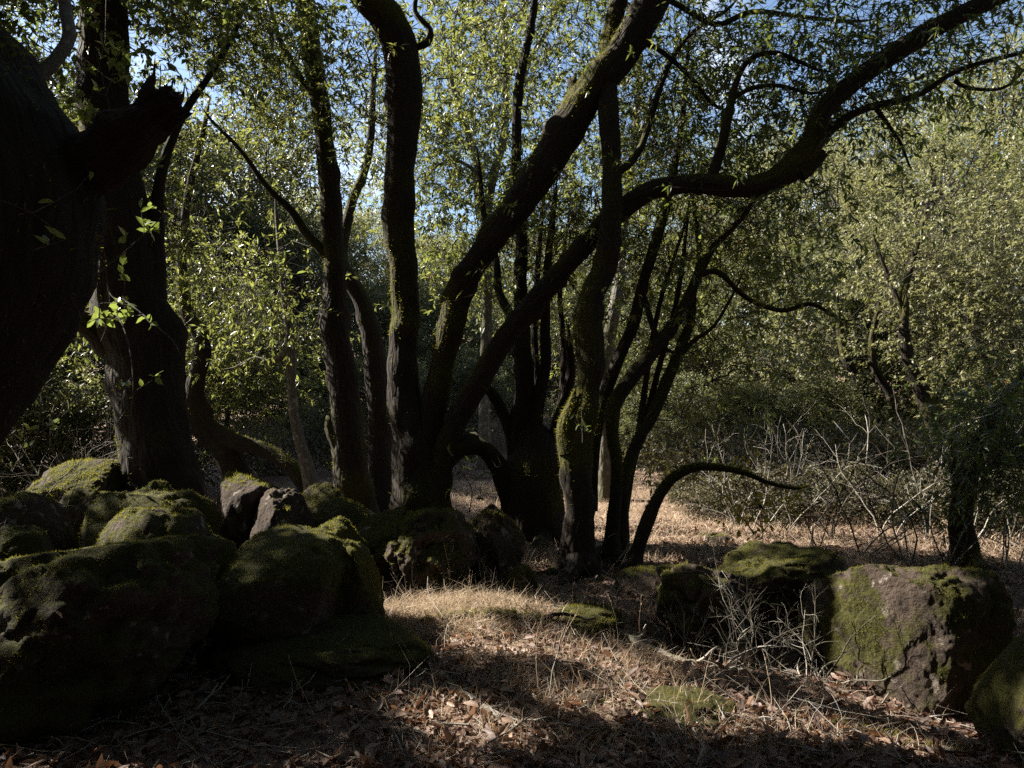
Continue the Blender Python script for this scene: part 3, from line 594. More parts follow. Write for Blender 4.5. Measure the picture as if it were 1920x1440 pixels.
# --- the giant old trunk at the edge
t1 = Tree('old_oak', 'massive black old trunk with a torn red broken limb', -600, 2.6, 'bark_near')
t1.stem([(-620, 1600, 2.6, 420), (-440, 1150, 2.6, 350), (-245, 880, 2.6, 320), (-122, 700, 2.6, 310), (-38, 540, 2.6, 330), (-5, 420, 2.6, 350), (-25, 300, 2.6, 315), (-75, 190, 2.6, 270), (-160, 60, 2.65, 240), (-260, -120, 2.8, 200), (-420, -420, 3.2, 150), (-560, -700, 3.8, 100)], 'trunk', 60, lump=.11, lscale=3, moss=.1, fuzz=8000, step=.03, furrow=.04, knots=3)
t1.stem([(40, 430, 2.8, 56), (100, 372, 2.72, 104), (170, 318, 2.64, 106), (225, 275, 2.56, 90), (270, 238, 2.55, 77), (305, 212, 2.55, 67), (322, 200, 2.55, 59)], 'broken_limb', 30, lump=.42, lscale=8, furrow=.1, moss=0, jag=.05, mat_=M['heartwood'], step=.02)
for sx, sy, ex, ey, sw in ((268, 228, 289, 136, 46), (290, 205, 300, 165, 26), (300, 215, 322, 168, 30), (312, 212, 344, 176, 34), (318, 225, 350, 200, 28), (312, 240, 338, 226, 22), (280, 215, 281, 172, 20)):
    t1.stem([(sx, sy, 2.55, sw), ((sx * .55 + ex * .45) + R.normal() * 4, sy * .55 + ey * .45, 2.53, sw * .75), (sx * .2 + ex * .8, sy * .2 + ey * .8, 2.54, sw * .4), (ex, ey, 2.55, 4)], 'splinter', 9, lump=.5, lscale=16, moss=0, mat_=M['heartwood'], step=.012)
t1.stem([(20, 190, 2.7, 40), (70, 145, 2.75, 27), (105, 112, 2.8, 25), (131, 70, 2.85, 24), (124, 20, 2.9, 23), (116, -60, 3, 20), (130, -220, 3.2, 12)], 'branch', 10, mat_=M['bark_grey'], step=.03)
t1.stem([(-560, -700, 3.8, 100), (-900, -800, 4.6, 80), (-1100, -700, 5.6, 50), (-1000, -500, 7.2, 30)], 'limb', 12, step=.15)
t1.stem([(-360, -330, 3.1, 120), (-300, -600, 3.6, 90), (-100, -700, 4.4, 60), (60, -560, 5.4, 36)], 'limb', 12, step=.15)

# --- curved trunks beyond the boulders on the left
t9 = Tree('bay_tree', 'crooked mossy trunk with a low limb sagging to the ground', 452, 9.5)
t9.stem([(458, 945, 9.5, 64), (440, 880, 9.5, 50), (422, 838, 9.5, 46), (392, 812, 9.5, 46), (370, 785, 9.5, 46), (364, 740, 9.5, 36), (373, 690, 9.5, 30), (380, 655, 9.5, 32), (372, 620, 9.5, 28), (352, 590, 9.5, 24), (340, 500, 9.6, 20), (350, 380, 9.7, 15), (380, 250, 9.8, 10)], 'trunk', 14, moss=.5, fuzz=3500)
t9.stem([(395, 805, 9.5, 34), (440, 826, 9.4, 30), (500, 848, 9.3, 28), (545, 880, 9.2, 28), (575, 925, 9.1, 26), (590, 960, 9.1, 20)], 'limb', 12, moss=.3, fuzz=1500)
t9b = Tree('bay_tree', 'thin lichen-flecked trunk with one crooked side branch', 585, 9.0, 'bark_grey')
t9b.stem([(588, 975, 9, 50), (582, 910, 9, 30), (566, 850, 9, 24), (553, 790, 9, 20), (546, 710, 9, 18), (544, 650, 9, 18), (541, 600, 9, 16), (530, 520, 9, 12), (520, 420, 9.1, 9)], 'trunk', 12, moss=.4)
t9b.stem([(543, 655, 9, 14), (510, 680, 9, 12), (480, 672, 9, 9), (440, 690, 9, 6)], 'branch', 7)

# --- slender grey tree behind the fork
t10 = Tree('bay_tree', 'slender pale grey trunk far behind the forked tree', 905, 13, 'bark_grey')
t10.stem([(905, 880, 13, 30), (908, 760, 13, 22), (912, 640, 13, 19), (913, 500, 13, 18), (914, 400, 13, 18), (922, 340, 13, 17), (942, 270, 13, 15), (950, 190, 13, 14), (947, 80, 13, 13), (945, -40, 13, 11), (945, -200, 13, 7)], 'trunk', 10)
t10.stem([(914, 430, 13, 14), (895, 370, 13, 13), (893, 300, 13, 13), (878, 250, 13, 12), (858, 200, 13, 11), (845, 140, 13, 9), (830, 60, 13, 6)], 'limb', 8)
t10.stem([(918, 420, 13.1, 12), (955, 350, 13.1, 12), (968, 280, 13.1, 12), (975, 200, 13.1, 10), (990, 120, 13.1, 10), (1035, 40, 13.1, 8), (1050, -50, 13.1, 6)], 'limb', 8)
t10.stem([(893, 320, 13, 8), (850, 300, 13, 7), (810, 320, 13, 6), (795, 350, 13, 4)], 'branch', 5)
t11 = Tree('bay_tree', 'grey trunk standing close behind the knobbly upright trunk', 1140, 10.5, 'bark_grey')
t11.stem([(1135, 960, 10.5, 34), (1133, 800, 10.5, 26), (1135, 700, 10.5, 24), (1148, 600, 10.5, 24), (1160, 520, 10.5, 22), (1170, 400, 10.6, 18), (1190, 250, 10.7, 14), (1200, 80, 10.8, 9)], 'trunk', 10)

# --- oaks at the edge of the clearing on the right
o1 = Tree('oak_tree', 'small crooked oak forking low above the brambles', 1695, 13)
o1.stem([(1700, 950, 13, 46), (1690, 850, 13, 34), (1668, 800, 13, 30), (1642, 752, 13, 26), (1612, 718, 13, 22), (1590, 680, 13, 18), (1578, 640, 13, 15), (1570, 560, 13, 7)], 'trunk', 10)
o1.stem([(1665, 800, 13, 18), (1668, 740, 13, 16), (1640, 690, 13, 14), (1635, 640, 13, 13), (1650, 560, 13, 7)], 'limb', 8)
o1.stem([(1625, 725, 13, 10), (1640, 690, 12.9, 9), (1610, 670, 12.9, 7)], 'limb', 6)
o2 = Tree('oak_tree', 'stout dark oak leaning over the bramble thicket', 1790, 12)
o2.stem([(1795, 970, 12, 70), (1785, 900, 12, 50), (1768, 835, 12, 46), (1748, 780, 12, 40), (1728, 730, 12, 28), (1708, 690, 12, 22), (1695, 630, 12, 18), (1698, 580, 12, 12)], 'trunk', 12)
o2.stem([(1702, 660, 12, 18), (1692, 570, 12.1, 13), (1715, 480, 12.2, 9), (1740, 380, 12.3, 5)], 'limb', 8)
o2.stem([(1698, 610, 12, 13), (1670, 530, 12.2, 9), (1640, 450, 12.3, 5)], 'limb', 8)
o2.stem([(1745, 770, 12, 20), (1770, 715, 12, 13), (1800, 680, 12, 10), (1830, 600, 12, 7)], 'limb', 7)
o3 = Tree('oak_tree', 'dark trunk standing behind the tall block boulder', 1810, 6.7)
o3.stem([(1812, 1075, 6.7, 74), (1808, 1020, 6.7, 46), (1802, 960, 6.7, 40), (1815, 890, 6.7, 34), (1840, 820, 6.8, 26), (1870, 765, 6.9, 20), (1920, 700, 7, 16), (1990, 600, 7, 10)], 'trunk', 12, fuzz=1200)
o3.stem([(1805, 940, 6.7, 20), (1790, 900, 6.7, 14), (1785, 860, 6.7, 8)], 'limb', 7)

for t_, n_, a_, r_ in ((t4, 7, .55, .13), (t5, 8, .65, .14), (t6, 6, .42, .09), (t7, 5, .35, .06), (t3, 6, .45, .09), (t2, 6, .7, .16), (o3, 5, .35, .06)): t_.roots(n_, a_, r_)
# --- crowns
n = 0
n += t4.crown([(715, 120, 8.0, 120, 140, 1.0, 44), (880, 80, 8.6, 120, 120, 1.2, 34), (860, 260, 9.5, 90, 110, 1.0, 12), (1010, 130, 8.6, 90, 120, 1.0, 20), (1060, 20, 8.2, 100, 90, 1.0, 20)], 'bay', (.062, .102), gapscale=.8, dens=1.0)
n += t4.crown([(1230, 120, 7.6, 90, 130, 1.0, 30), (1290, 270, 7.8, 100, 90, .9, 22), (1560, 90, 6.7, 110, 90, .8, 36), (1700, 60, 6.5, 110, 80, .8, 30), (1850, 60, 6.5, 90, 100, .8, 24), (1460, 215, 6.9, 100, 50, .7, 18),
               (1460, 60, 6.9, 70, 60, .6, 5), (1620, 190, 6.5, 90, 40, .5, 12), (1530, 340, 6.5, 40, 60, .3, 6), (1270, -190, 7, 250, 100, 1.5, 60), (760, -220, 7.0, 220, 100, 1.2, 30)], 'bay_shade', (.062, .102), gapscale=.8, dens=.9, part='crown')
n += t3.crown([(500, 100, 9, 130, 140, 1.1, 60), (640, 60, 9, 60, 110, .8, 16), (480, 300, 9.2, 120, 120, 1.0, 54), (440, 480, 9.2, 110, 110, .9, 46), (520, 560, 9.2, 80, 100, .8, 30), (400, 640, 10.8, 70, 80, .6, 22), (585, 330, 9.4, 50, 90, .7, 26)], 'bay', (.062, .102), dens=1.6)
n += t3b.crown([(690, 310, 10.4, 80, 130, .9, 44), (680, 460, 10.6, 70, 90, .9, 30), (820, 520, 10.8, 60, 90, .8, 20), (670, 100, 10.5, 70, 110, .9, 16), (570, 380, 11, 60, 60, .8, 16)], 'bay', (.062, .102), dens=1.4)
n += t10.crown([(880, 150, 13.2, 120, 140, 1.6, 50), (990, 200, 13.3, 90, 120, 1.5, 26), (850, 310, 13.2, 90, 90, 1.2, 30), (900, 340, 13.5, 110, 80, 1.3, 16), (1010, 420, 13.5, 80, 60, 1.2, 18), (800, 420, 13.6, 70, 50, 1.2, 6), (880, 480, 13.4, 90, 80, 1.4, 28), (960, -20, 13.2, 160, 80, 1.6, 30), (1040, 360, 13.4, 60, 100, 1.3, 18), (720, 210, 13.4, 90, 150, 1.3, 30)], 'bay', (.10, .14), dens=1.5)
n += t5.crown([(1000, 430, 8.2, 70, 90, .8, 16), (1060, 560, 8.4, 60, 80, .7, 16), (900, 640, 8.6, 60, 70, .7, 10), (1040, 300, 8.4, 60, 90, .8, 10)], 'bay')
n += t6.crown([(1230, 200, 7.6, 80, 120, .8, 26), (1080, 420, 7.4, 60, 80, .6, 12), (1200, 450, 7.6, 70, 90, .7, 18), (1330, 150, 7.6, 60, 110, .7, 20), (1400, 60, 7.6, 60, 50, .6, 8), (1180, -170, 7.2, 200, 100, 1.3, 40)], 'bay', (.062, .102), dens=1.1)
n += t11.crown([(1200, 300, 11, 90, 140, 1.2, 34), (1180, 560, 11, 80, 100, 1.0, 26), (1090, 640, 11.2, 60, 70, .9, 14)], 'bay')
n += t7.crown([(1340, 400, 7.6, 90, 80, .8, 30), (1250, 520, 7.8, 70, 90, .7, 20), (1390, 560, 7.6, 90, 90, .8, 20), (1330, 690, 7.6, 80, 90, .7, 20), (1300, 790, 7.6, 60, 60, .6, 10), (1460, 460, 7.6, 60, 90, .7, 10)], 'bay', (.07, .11), dens=1.1)
n += t9.crown([(420, 330, 11, 120, 110, 1.2, 46), (560, 280, 11.5, 90, 110, 1.0, 32), (640, 370, 11.5, 70, 70, .9, 16), (360, 380, 10, 110, 150, 1.2, 50), (330, 560, 10, 90, 110, 1.0, 40), (450, 700, 11, 90, 60, .6, 24)], 'bay')
n += t9b.crown([(520, 450, 9.5, 70, 80, .7, 18), (500, 640, 10.4, 70, 60, .6, 20), (600, 560, 9.6, 60, 90, .7, 12), (470, 750, 10.6, 70, 50, .5, 14)], 'bay')
n += t2.crown([(330, 120, 7.6, 110, 140, 1.0, 60), (80, 300, 7.8, 110, 120, 1.0, 30), (60, 120, 7.8, 90, 110, .9, 20), (300, 420, 7.8, 80, 100, .8, 24), (420, 20, 7.8, 120, 90, 1.0, 40), (120, 520, 7.6, 80, 70, .8, 20),
               (150, -150, 7, 350, 130, 1.6, 110), (-250, 100, 7.2, 220, 200, 1.3, 80), (-250, -250, 7, 300, 220, 1.8, 110)], 'bay', (.062, .102), dens=1.15)
n += t1.crown([(-4.8, 5.6, 5.2, 1.9, 1.8, 1.5, 110), (-6.4, 7.4, 5.8, 2.2, 2.2, 1.8, 150), (-3.6, 4.4, 4.6, 1.2, 1.2, .9, 50), (-7.6, 6.2, 4.2, 1.6, 2.0, 1.4, 80), (-3.0, 6.0, 5.6, 1.2, 1.4, .8, 40)], 'bay_shade', (.06, .09), .5, world=True, sprigs=8, per=10, spread=.5, gapscale=1.0, dens=2.4)  # mostly out of view, spread and thickened to shade the foreground
n += o1.crown([(1560, 540, 13.6, 120, 110, 1.2, 60), (1680, 500, 13.6, 110, 130, 1.2, 60), (1480, 700, 13, 100, 110, 1.2, 46), (1520, 830, 13.8, 100, 50, .8, 26)], 'oak', (.05, .09), .5, sprigs=8, per=11, spread=.5, dens=1.2)
n += o2.crown([(1780, 480, 12.4, 120, 150, 1.3, 70), (1840, 640, 12, 100, 90, 1.1, 40), (1890, 500, 12, 90, 140, 1.2, 40), (1860, 800, 12, 90, 70, 1.0, 30), (1690, 925, 12.6, 130, 25, .6, 18)], 'oak', (.05, .09), .5, sprigs=8, per=11, spread=.5, dens=1.2)
n += o3.crown([(1880, 830, 6.6, 70, 50, .5, 22), (1900, 760, 6.8, 60, 60, .5, 12), (1830, 880, 6.5, 60, 30, .4, 8)], 'bay_shade', (.07, .12), .22, sprigs=5, per=8, spread=.22)
n += t4.crown([(1.4, 5.8, 9.0, 3.2, 2.8, 1.2, 170), (1.0, 3.0, 8.0, 3.0, 1.6, 1.0, 100)], 'bay_shade', (.09, .13), .3, world=True, per=10, spread=.5, dens=1)  # unseen overhead crown masses, here and below, added to block skylight
n += t2.crown([(-3.2, 5.0, 8.8, 2.6, 2.8, 1.2, 150)], 'bay_shade', (.09, .13), .3, world=True, per=10, spread=.5, dens=1)
n += t6.crown([(4.4, 7.0, 8.2, 2.0, 2.4, 1.0, 100), (5.2, 3.6, 7.0, 1.8, 2.0, .9, 80)], 'bay_shade', (.09, .13), .3, world=True, per=10, spread=.5, dens=1)
print('crown leaves', n)

# --- trees on the slope behind: four builds, each copy a tree of its own
def slope_tree(H, Wd, leafmat, seed, nleaf=34000, low=.12, lobes=70):
    g = Geo(); gb = Geo(); gt = Geo(); R2 = np.random.default_rng(seed)
    root = bpy.data.objects.new('slope_tree', None); COL.objects.link(root); root.empty_display_size = .1
    P = np.array([[0, 0, -.4], [.1, .05, H * .15], [-.1, .1, H * .35], [.15, 0, H * .6], [.1, .1, H * .85]]); P, r = smooth_path(P, np.array([.22, .16, .13, .08, .03]) * H / 8, .25)
    tube(gt, P, r, 9, .15, 2, .2); gt.build('trunk', M['bark'], root, smooth=True)
    u = R2.normal(size=(lobes, 3)); u /= np.linalg.norm(u, axis=1)[:, None]; u *= (.55 + .45 * R2.random((lobes, 1)))
    c = u * np.array([Wd / 2, Wd / 2, H * (1 - low) / 2]) * .86 + np.array([0, 0, H * (low + 1) / 2])
    for cc in c:
        k = R2.integers(3, len(P) - 1); t = np.linspace(0, 1, 6)[:, None]; a = P[np.argmin(np.linalg.norm(P - cc * np.array([0, 0, .7]), axis=1))]
        Q = a + (cc - a) * t + R2.normal(size=(6, 3)) * .12 * np.sin(t * 3.14) * min(1, H / 4); tube(gb, Q, np.linspace(.05, .012, 6) * max(H / 8, .2), 4)
    rad = R2.uniform(.42, .95, lobes) * Wd / 6.5; wgt = rad ** 2; li = R2.choice(lobes, nleaf, p=wgt / wgt.sum())
    d = rdir(nleaf); p = c[li] + d * (rad[li] * (.35 + .65 * R2.random(nleaf) ** .5))[:, None] * np.array([1, 1, .75])
    p = p + .18 * np.stack([fbm(p * 1.9 + e * 7, 2) for e in range(3)], -1) * 2
    keep = fbm(p * (1.5 if H > 6 else 2.3) + seed, 2) > (-.2 if H > 6 else -.28); p = p[keep]; d = d[keep]; li = li[keep]; m = len(p); L = R2.uniform(.05, .105, m)
    tone = R2.random(lobes)[li]; leaves(g, p, unit(rdir(m) + d * .7), L, L * .62, .25, np.clip(.2 + .45 * tone + .2 * R2.normal(size=m), 0, 1))
    g.build('crown', leafmat, root)['kind'] = 'stuff'; gb.build('branchwork', M['twig'], root)['kind'] = 'stuff'
    return root
M['oak_mid'] = leaf_mat('bush leaf', [(0, (.036, .044, .018)), (.6, (.070, .078, .030)), (1, (.15, .145, .055))], (.24, .25, .08), .36, .5, .2)
proto = [slope_tree(9, 7.5, M['oak'], 1, 48000), slope_tree(8, 7, M['oak'], 2, 46000), slope_tree(8, 6, M['oak_shade'], 3, 40000), slope_tree(4.2, 5.5, M['oak_mid'], 4, 34000, low=.02, lobes=60)]
proto += [slope_tree(12, 9, M['oak_shade'], 5, 30000, low=.42), slope_tree(1.5, 2.6, M['brush'], 6, 3600, low=.0, lobes=60)]
used = set()
def place(k, px, d, s, label, name='slope_tree', group=None, rz=None, cat='tree', dz=0):
    src = proto[k]; x = (px - 960) / F * d; o = src
    if k in used:
        o = src.copy(); COL.objects.link(o)
        for ch in list(src.children):
            c = ch.copy(); COL.objects.link(c); c.parent = o
    used.add(k); o.name = name; o.location = (x, d, float(ground(x, d)) - .15 + dz); o.rotation_euler = (0, 0, R.uniform(0, 6.28) if rz is None else rz); o.scale = (s, s, s * R.uniform(.92, 1.08))
    for q in ('group',):
        if q in o: del o[q]
    tag(o, label, cat, group); return o
G1 = 'look-alike sunlit oaks on the far slope'; L1 = 'sunlit olive-green round oak crown on the slope behind the clearing'
place(0, 1870, 24, 1.32, 'tall sunlit yellow-green oak crown topping the slope beside the sky gap')
place(1, 1650, 27, 1.32, L1, group=G1); place(0, 1480, 31, 1.2, L1, group=G1); place(1, 1760, 20, 1.02, L1, group=G1); place(0, 1590, 22, .85, L1, group=G1); place(1, 2080, 21, 1.35, L1, group=G1); place(0, 1420, 26, .95, L1, group=G1)
place(1, 1330, 35, 1.15, L1, group=G1)
G2 = 'look-alike trees beyond the central trunks'; L2 = 'hazy green tree seen between the central trunks'
place(0, 1210, 29, .78, L2, group=G2); place(1, 1090, 34, .95, L2, group=G2); place(0, 970, 31, .75, L2, group=G2); place(1, 850, 33, .8, L2, group=G2); place(0, 730, 29, .72, L2, group=G2); place(1, 620, 27, .95, L2, group=G2); place(0, 790, 25, .62, L2, group=G2); place(1, 910, 26, .6, L2, group=G2); place(0, 1030, 25, .66, L2, group=G2); place(1, 520, 25, .9, L2, group=G2)
G3 = 'look-alike shaded trees beyond the boulders'; L3 = 'dark shaded tree beyond the boulder pile'
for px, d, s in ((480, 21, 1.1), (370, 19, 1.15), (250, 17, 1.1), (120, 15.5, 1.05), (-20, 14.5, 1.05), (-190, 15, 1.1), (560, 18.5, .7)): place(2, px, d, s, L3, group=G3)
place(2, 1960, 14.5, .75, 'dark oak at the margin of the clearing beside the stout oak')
G4 = 'look-alike evergreen bushes rimming the clearing'; L4 = 'low dark evergreen bush rimming the back of the clearing'
for px, d, s in ((1490, 16.5, .95), (1330, 18, 1.0), (1230, 19.5, .85), (1060, 20, .9), (960, 22, .85), (820, 20, .9), (690, 18.5, .85), (540, 17, .7), (420, 18, .75), (1640, 15.5, .85), (1790, 15, .8), (1930, 13.5, .8), (1240, 14, .55), (1330, 13.2, .5), (1160, 15.5, .6), (1420, 12.6, .45), (1560, 13.0, .5), (700, 15.5, .6), (870, 16.5, .6), (1880, 13.2, .5)):
    where = 'beyond the slim tall trunk and the boulders' if px < 760 else 'showing through the gaps between the central trunks' if px < 1200 else 'behind the arching mossy stem' if px < 1560 else 'behind the bramble thicket'
    place(3, px, d, s, 'dark evergreen bush ' + where, 'evergreen_bush', 'evergreen bushes ' + where, cat='bush')
for px, d, s in ((150, 11.5, .72), (20, 10.5, .7), (-90, 9.5, .7)):
    place(3, px, d, s, 'tangled bush behind the dark boulders and old trunk', 'tangled_bush', 'tangled bushes behind the boulders', cat='bush')

# unseen trees and bushes added around the viewpoint to cut the skylight
GW = 'unseen trees added behind the viewpoint for shade'; LW = 'dense unseen tree of the surrounding wood, added behind the viewpoint for shade'
for k, xx, yy, s_ in ((0, -5.5, -4.5, 1.1), (1, 0.5, -5.5, 1.2), (0, 6, -4, 1.15), (1, -10, -1, 1.2), (0, 9.5, 1.5, 1.1), (1, -3, -10, 1.4), (0, 4.5, -10.5, 1.4), (2, 11.5, 7, 1.1), (2, -9.5, 3.0, 1.0), (1, 3.6, -1.8, 1.05), (0, -2.8, -2.2, 1.1)):
    o = place(k, 960, 20, s_, LW, group=GW); o.location = (xx, yy, float(ground(xx, yy)) - .15)

for k, (xx, yy) in enumerate(((-5, -1.5), (-3.5, -4), (-1, -4.5), (2, -4.5), (4.5, -2.5), (6, .6), (-6.5, 1.2), (7.5, 3.4), (1, -7))):  # ring of bushes added out of view to shut off low skylight
    o = place(3, 960, 20, .95, 'thick unseen bush of the surrounding wood, added behind the viewpoint for shade', 'evergreen_bush', 'unseen bushes added behind the viewpoint for shade', cat='bush'); o.location = (xx, yy, float(ground(xx, yy)) - .15)
for xx, yy in ((1.6, -1.4), (-2.6, -1.2), (5.2, .2), (-6.4, .2)):  # added overhead trees, out of view, that deepen the shade
    o = place(4, 960, 20, 1.0, 'unseen high-crowned tree added to close the canopy over the viewpoint', group='unseen high-crowned trees added around the viewpoint for shade'); o.location = (xx, yy, float(ground(xx, yy)) - .15)
for px, d, s_ in ((1260, 11.4, .75), (1340, 10.6, .65), (1410, 11, .8), (1480, 10.2, .7), (1545, 10.8, .8), (1620, 10.0, .75), (1700, 9.8, .75), (1780, 10.2, .7), (1860, 9.4, .7), (1310, 9.3, .42), (1390, 9.0, .5), (1465, 8.8, .45), (1560, 8.9, .55), (1650, 8.6, .5), (1730, 8.7, .55), (1810, 8.2, .5), (1900, 8.0, .6), (1960, 8.4, .7), (700, 12.5, .8), (830, 13.5, .8), (520, 12.5, .7), (620, 14, .9), (300, 10.5, .8)):
    where = 'beyond the trunks and boulder pile' if px < 1000 else 'at the back of the sunlit clearing' if px < 1640 else 'under the stout dark oak'
    place(5, px, d, s_, 'low brown twiggy scrub ' + where, 'brush_shrub', 'low scrub ' + where, cat='shrub')

# ------------------------------------------------------------------ bare shrubs, twigs, fallen branches
def wander(p, d, L, r, n=8, kink=.35, grav=0.0):
    P = [p]; st = L / n; d = d / np.linalg.norm(d)
    for i in range(n):
        d = d + R.normal(size=3) * kink * .5 + np.array([0, 0, grav]); d = d / np.linalg.norm(d); P.append(P[-1] + d * st)
    return np.array(P), np.linspace(r, r * .35, n + 1)

def bare_shrub(name, label, px, d, stems, H, r, lean=(0, 0, 1), spread=.5, twigs=5, material='dead', group=None, cat='shrub', kink=.3, z=None, grav=0.0, sub=3):
    x = (px - 960) / F * d; base = np.array([x, d, float(ground(x, d)) - .02 if z is None else z]); root = thing(name, base, label, cat, group)
    for s_ in range(stems):
        g = Geo(); dirn = np.array(lean, float) + R.normal(size=3) * spread * np.array([1, .7, .3])
        P, rr = wander(base + R.normal(size=3) * np.array([.12, .08, 0]) * spread, dirn, H * R.uniform(.7, 1.15), r * R.uniform(.7, 1.1), 10, kink, grav); tube(g, P, rr, 5, moss=.15)
        for k in range(twigs):
            i = R.integers(3, 10); dd = unit(P[i] - P[i - 1]) + rdir(1)[0] * .9; Q, r2 = wander(P[i], dd, H * R.uniform(.2, .5), rr[i] * .6, 6, kink + .1, grav * .5); tube(g, Q, r2, 4, moss=.1)
            for e in range(sub):
                j = R.integers(2, 6); Q2, r3 = wander(Q[j], unit(Q[j] - Q[j - 1]) + rdir(1)[0] * 1.0, H * R.uniform(.08, .2), r2[j] * .6, 4, kink + .1); tube(g, Q2, r3, 3, moss=.1)
        g.build('stem', M[material if R.random() < .55 else 'twig'], root, smooth=True)
    return root

bare_shrub('bare_shrub', 'bare pale-twigged shrub growing out of the dark hollow', 1430, 4.55, 7, .75, .007, (-.1, 0, 1), .55, 6)
bare_shrub('bare_shrub', 'leafless shrub of bleached stems against the tall block boulder', 1530, 4.3, 5, .6, .006, (-.3, 0, 1), .5, 5)
bare_shrub('bare_shrub', 'bare thorny tangle drooping over the small sunken stone', 1370, 4.35, 6, .6, .005, (.1, 0, 1), .7, 6)
bare_shrub('bare_shrub', 'dry twig tangle at the foot of the tall block boulder', 1600, 3.9, 6, .35, .004, (-.3, 0, .7), .8, 5)
bare_shrub('bare_shrub', 'spindly bare shrub rooted at the rim of the hollow', 1270, 4.9, 5, .55, .005, (.2, 0, 1), .5, 5)
bare_shrub('bare_shrub', 'bare shrub spraying pale twigs in front of the rounded boulder', 1330, 4.7, 4, .6, .006, (.5, 0, .8), .5, 5)
GB = 'bare brambles along the clearing'; LB = 'bare arching bramble along the edge of the clearing'
for px, d, H in ((1420, 7.8, 1.3), (1530, 7.2, 1.5), (1620, 7.0, 1.6), (1700, 6.8, 1.7), (1780, 6.6, 1.5), (1580, 8.5, 1.4), (1480, 9, 1.3), (1880, 6.4, 1.3), (1740, 7.6, 1.8), (1380, 8.4, 1.1), (1450, 8, 1.3), (1560, 7.8, 1.4), (1660, 7.8, 1.6), (1820, 7.2, 1.5), (1340, 8.8, 1.0), (1900, 7.4, 1.6)):
    bare_shrub('bramble', LB, px, d, 4, H, .008, (R.uniform(-.2, .3), 0, 1), .45, 5, 'dead', GB, 'bramble', .3, grav=-.03)
bare_shrub('bramble', 'bare bramble reaching up behind the dark corner boulder', 1870, 4.6, 5, .8, .006, (-.2, 0, 1), .6, 5, 'dead', None, 'bramble')
GC = 'tangled bare twigs beside the old trunk'; LC = 'tangled bare twiggy shrub between the old trunk and the thick leaning trunk'
for px, d, H in ((40, 6.6, 1.5), (110, 7.4, 1.6), (170, 7.9, 1.4), (0, 5.6, 1.3), (90, 8.4, 1.9)):
    bare_shrub('twiggy_shrub', LC, px, d, 5, H, .007, (.2, 0, 1), .55, 6, 'dead', GC, 'shrub', .35)
bare_shrub('bare_shrub', 'lichen-crusted bare twigs lying over the dark boulder', 60, 4.7, 4, .45, .008, (-.5, -.2, .5), .6, 4, 'dead', z=.55)
GD = 'thin bare saplings before the tree bases'; LD = 'thin leafless sapling sprouting before the dark tree bases'
for px, d, H in ((840, 5.5, .45), (1000, 5.7, .45), (1110, 5.6, .5), (1170, 5.5, .5), (1230, 5.4, .5), (900, 5.5, .35), (760, 5.4, .3), (1060, 5.4, .4), (1140, 5.2, .45), (1200, 5.2, .45), (950, 5.4, .4), (1020, 5.3, .35)):
    bare_shrub('bare_sapling', LD, px, d, 4, H, .0035, (0, 0, 1), .45, 3, 'dead', GD, 'sapling', .25, sub=2)

def fallen(name, label, pts, twigs=4, material='dead', cat='branch', moss=.5, group=None, fuzz=0):
    P = np.array([W(*q[:3]) for q in pts]); r = np.array([q[3] / 2 / F * q[2] for q in pts]); gz = ground(P[:, 0], P[:, 1]) + r * .7
    P[:, 2] = np.maximum(P[:, 2], gz); P[:, 2] = np.minimum(P[:, 2], gz + .12); P, r = smooth_path(P, r, .04); P += R.normal(size=P.shape) * r[:, None] * .25
    root = thing(name, P[0], label, cat, group); g = Geo(); V, D, m, f = tube(g, P, r, 8, .2, 9, moss); g.build('stem', M[material], root, smooth=True)
    if fuzz:
        fi = R.integers(0, len(V), fuzz); k = D[fi, 2] > -.1; fi = fi[k]; g2 = Geo(); n_ = len(fi)
        blades(g2, V[fi] + R.normal(size=(n_, 3)) * .008, unit(D[fi] + R.normal(size=(n_, 3)) * .5), R.uniform(.01, .025, n_), R.uniform(.003, .006, n_), .5); g2.build('moss', M['moss'], root)['kind'] = 'stuff'
    for k in range(twigs):
        i = R.integers(len(P) // 5, len(P)); d0 = unit(P[min(i + 1, len(P) - 1)] - P[i - 1]) + rdir(1)[0] * .9; d0[2] = abs(d0[2]) * .7
        g = Geo(); Q, r2 = wander(P[i], d0, R.uniform(.15, .4), r[i] * .55, 7, .35); tube(g, Q, r2, 5, moss=.2); g.build('twig', M[material], root, smooth=True)
    return root
fallen('fallen_branch', 'long lichen-crusted fallen branch at the rim of the hollow', [(1120, 1168, 5.0, 12), (1180, 1195, 4.8, 15), (1240, 1225, 4.6, 16), (1300, 1258, 4.4, 15), (1370, 1275, 4.3, 13), (1450, 1300, 4.15, 9)], 7)
fallen('fallen_branch', 'pale fallen stick crossing the leaf litter and grass', [(832, 1265, 3.9, 13), (842, 1310, 3.75, 13), (870, 1350, 3.6, 15), (915, 1378, 3.45, 12), (970, 1410, 3.3, 8)], 4)
fallen('mossy_log', 'thin mossy log lying in the dry grass', [(800, 1190, 4.8, 14), (880, 1186, 4.8, 20), (960, 1187, 4.8, 20), (1045, 1192, 4.78, 16), (1110, 1198, 4.75, 9)], 1, 'bark', 'log', .9, fuzz=5000)
fallen('fallen_branch', 'mossy stick running down to the corner boulder', [(1560, 1370, 3.5, 12), (1640, 1395, 3.4, 14), (1740, 1425, 3.3, 12), (1840, 1450, 3.25, 8)], 1, 'bark', moss=.8, fuzz=1500)
fallen('fallen_branch', 'forked pale dead branch resting before the block boulder', [(1420, 1300, 4.15, 12), (1490, 1290, 4.2, 10), (1560, 1300, 4.2, 8), (1640, 1290, 4.2, 5)], 6)
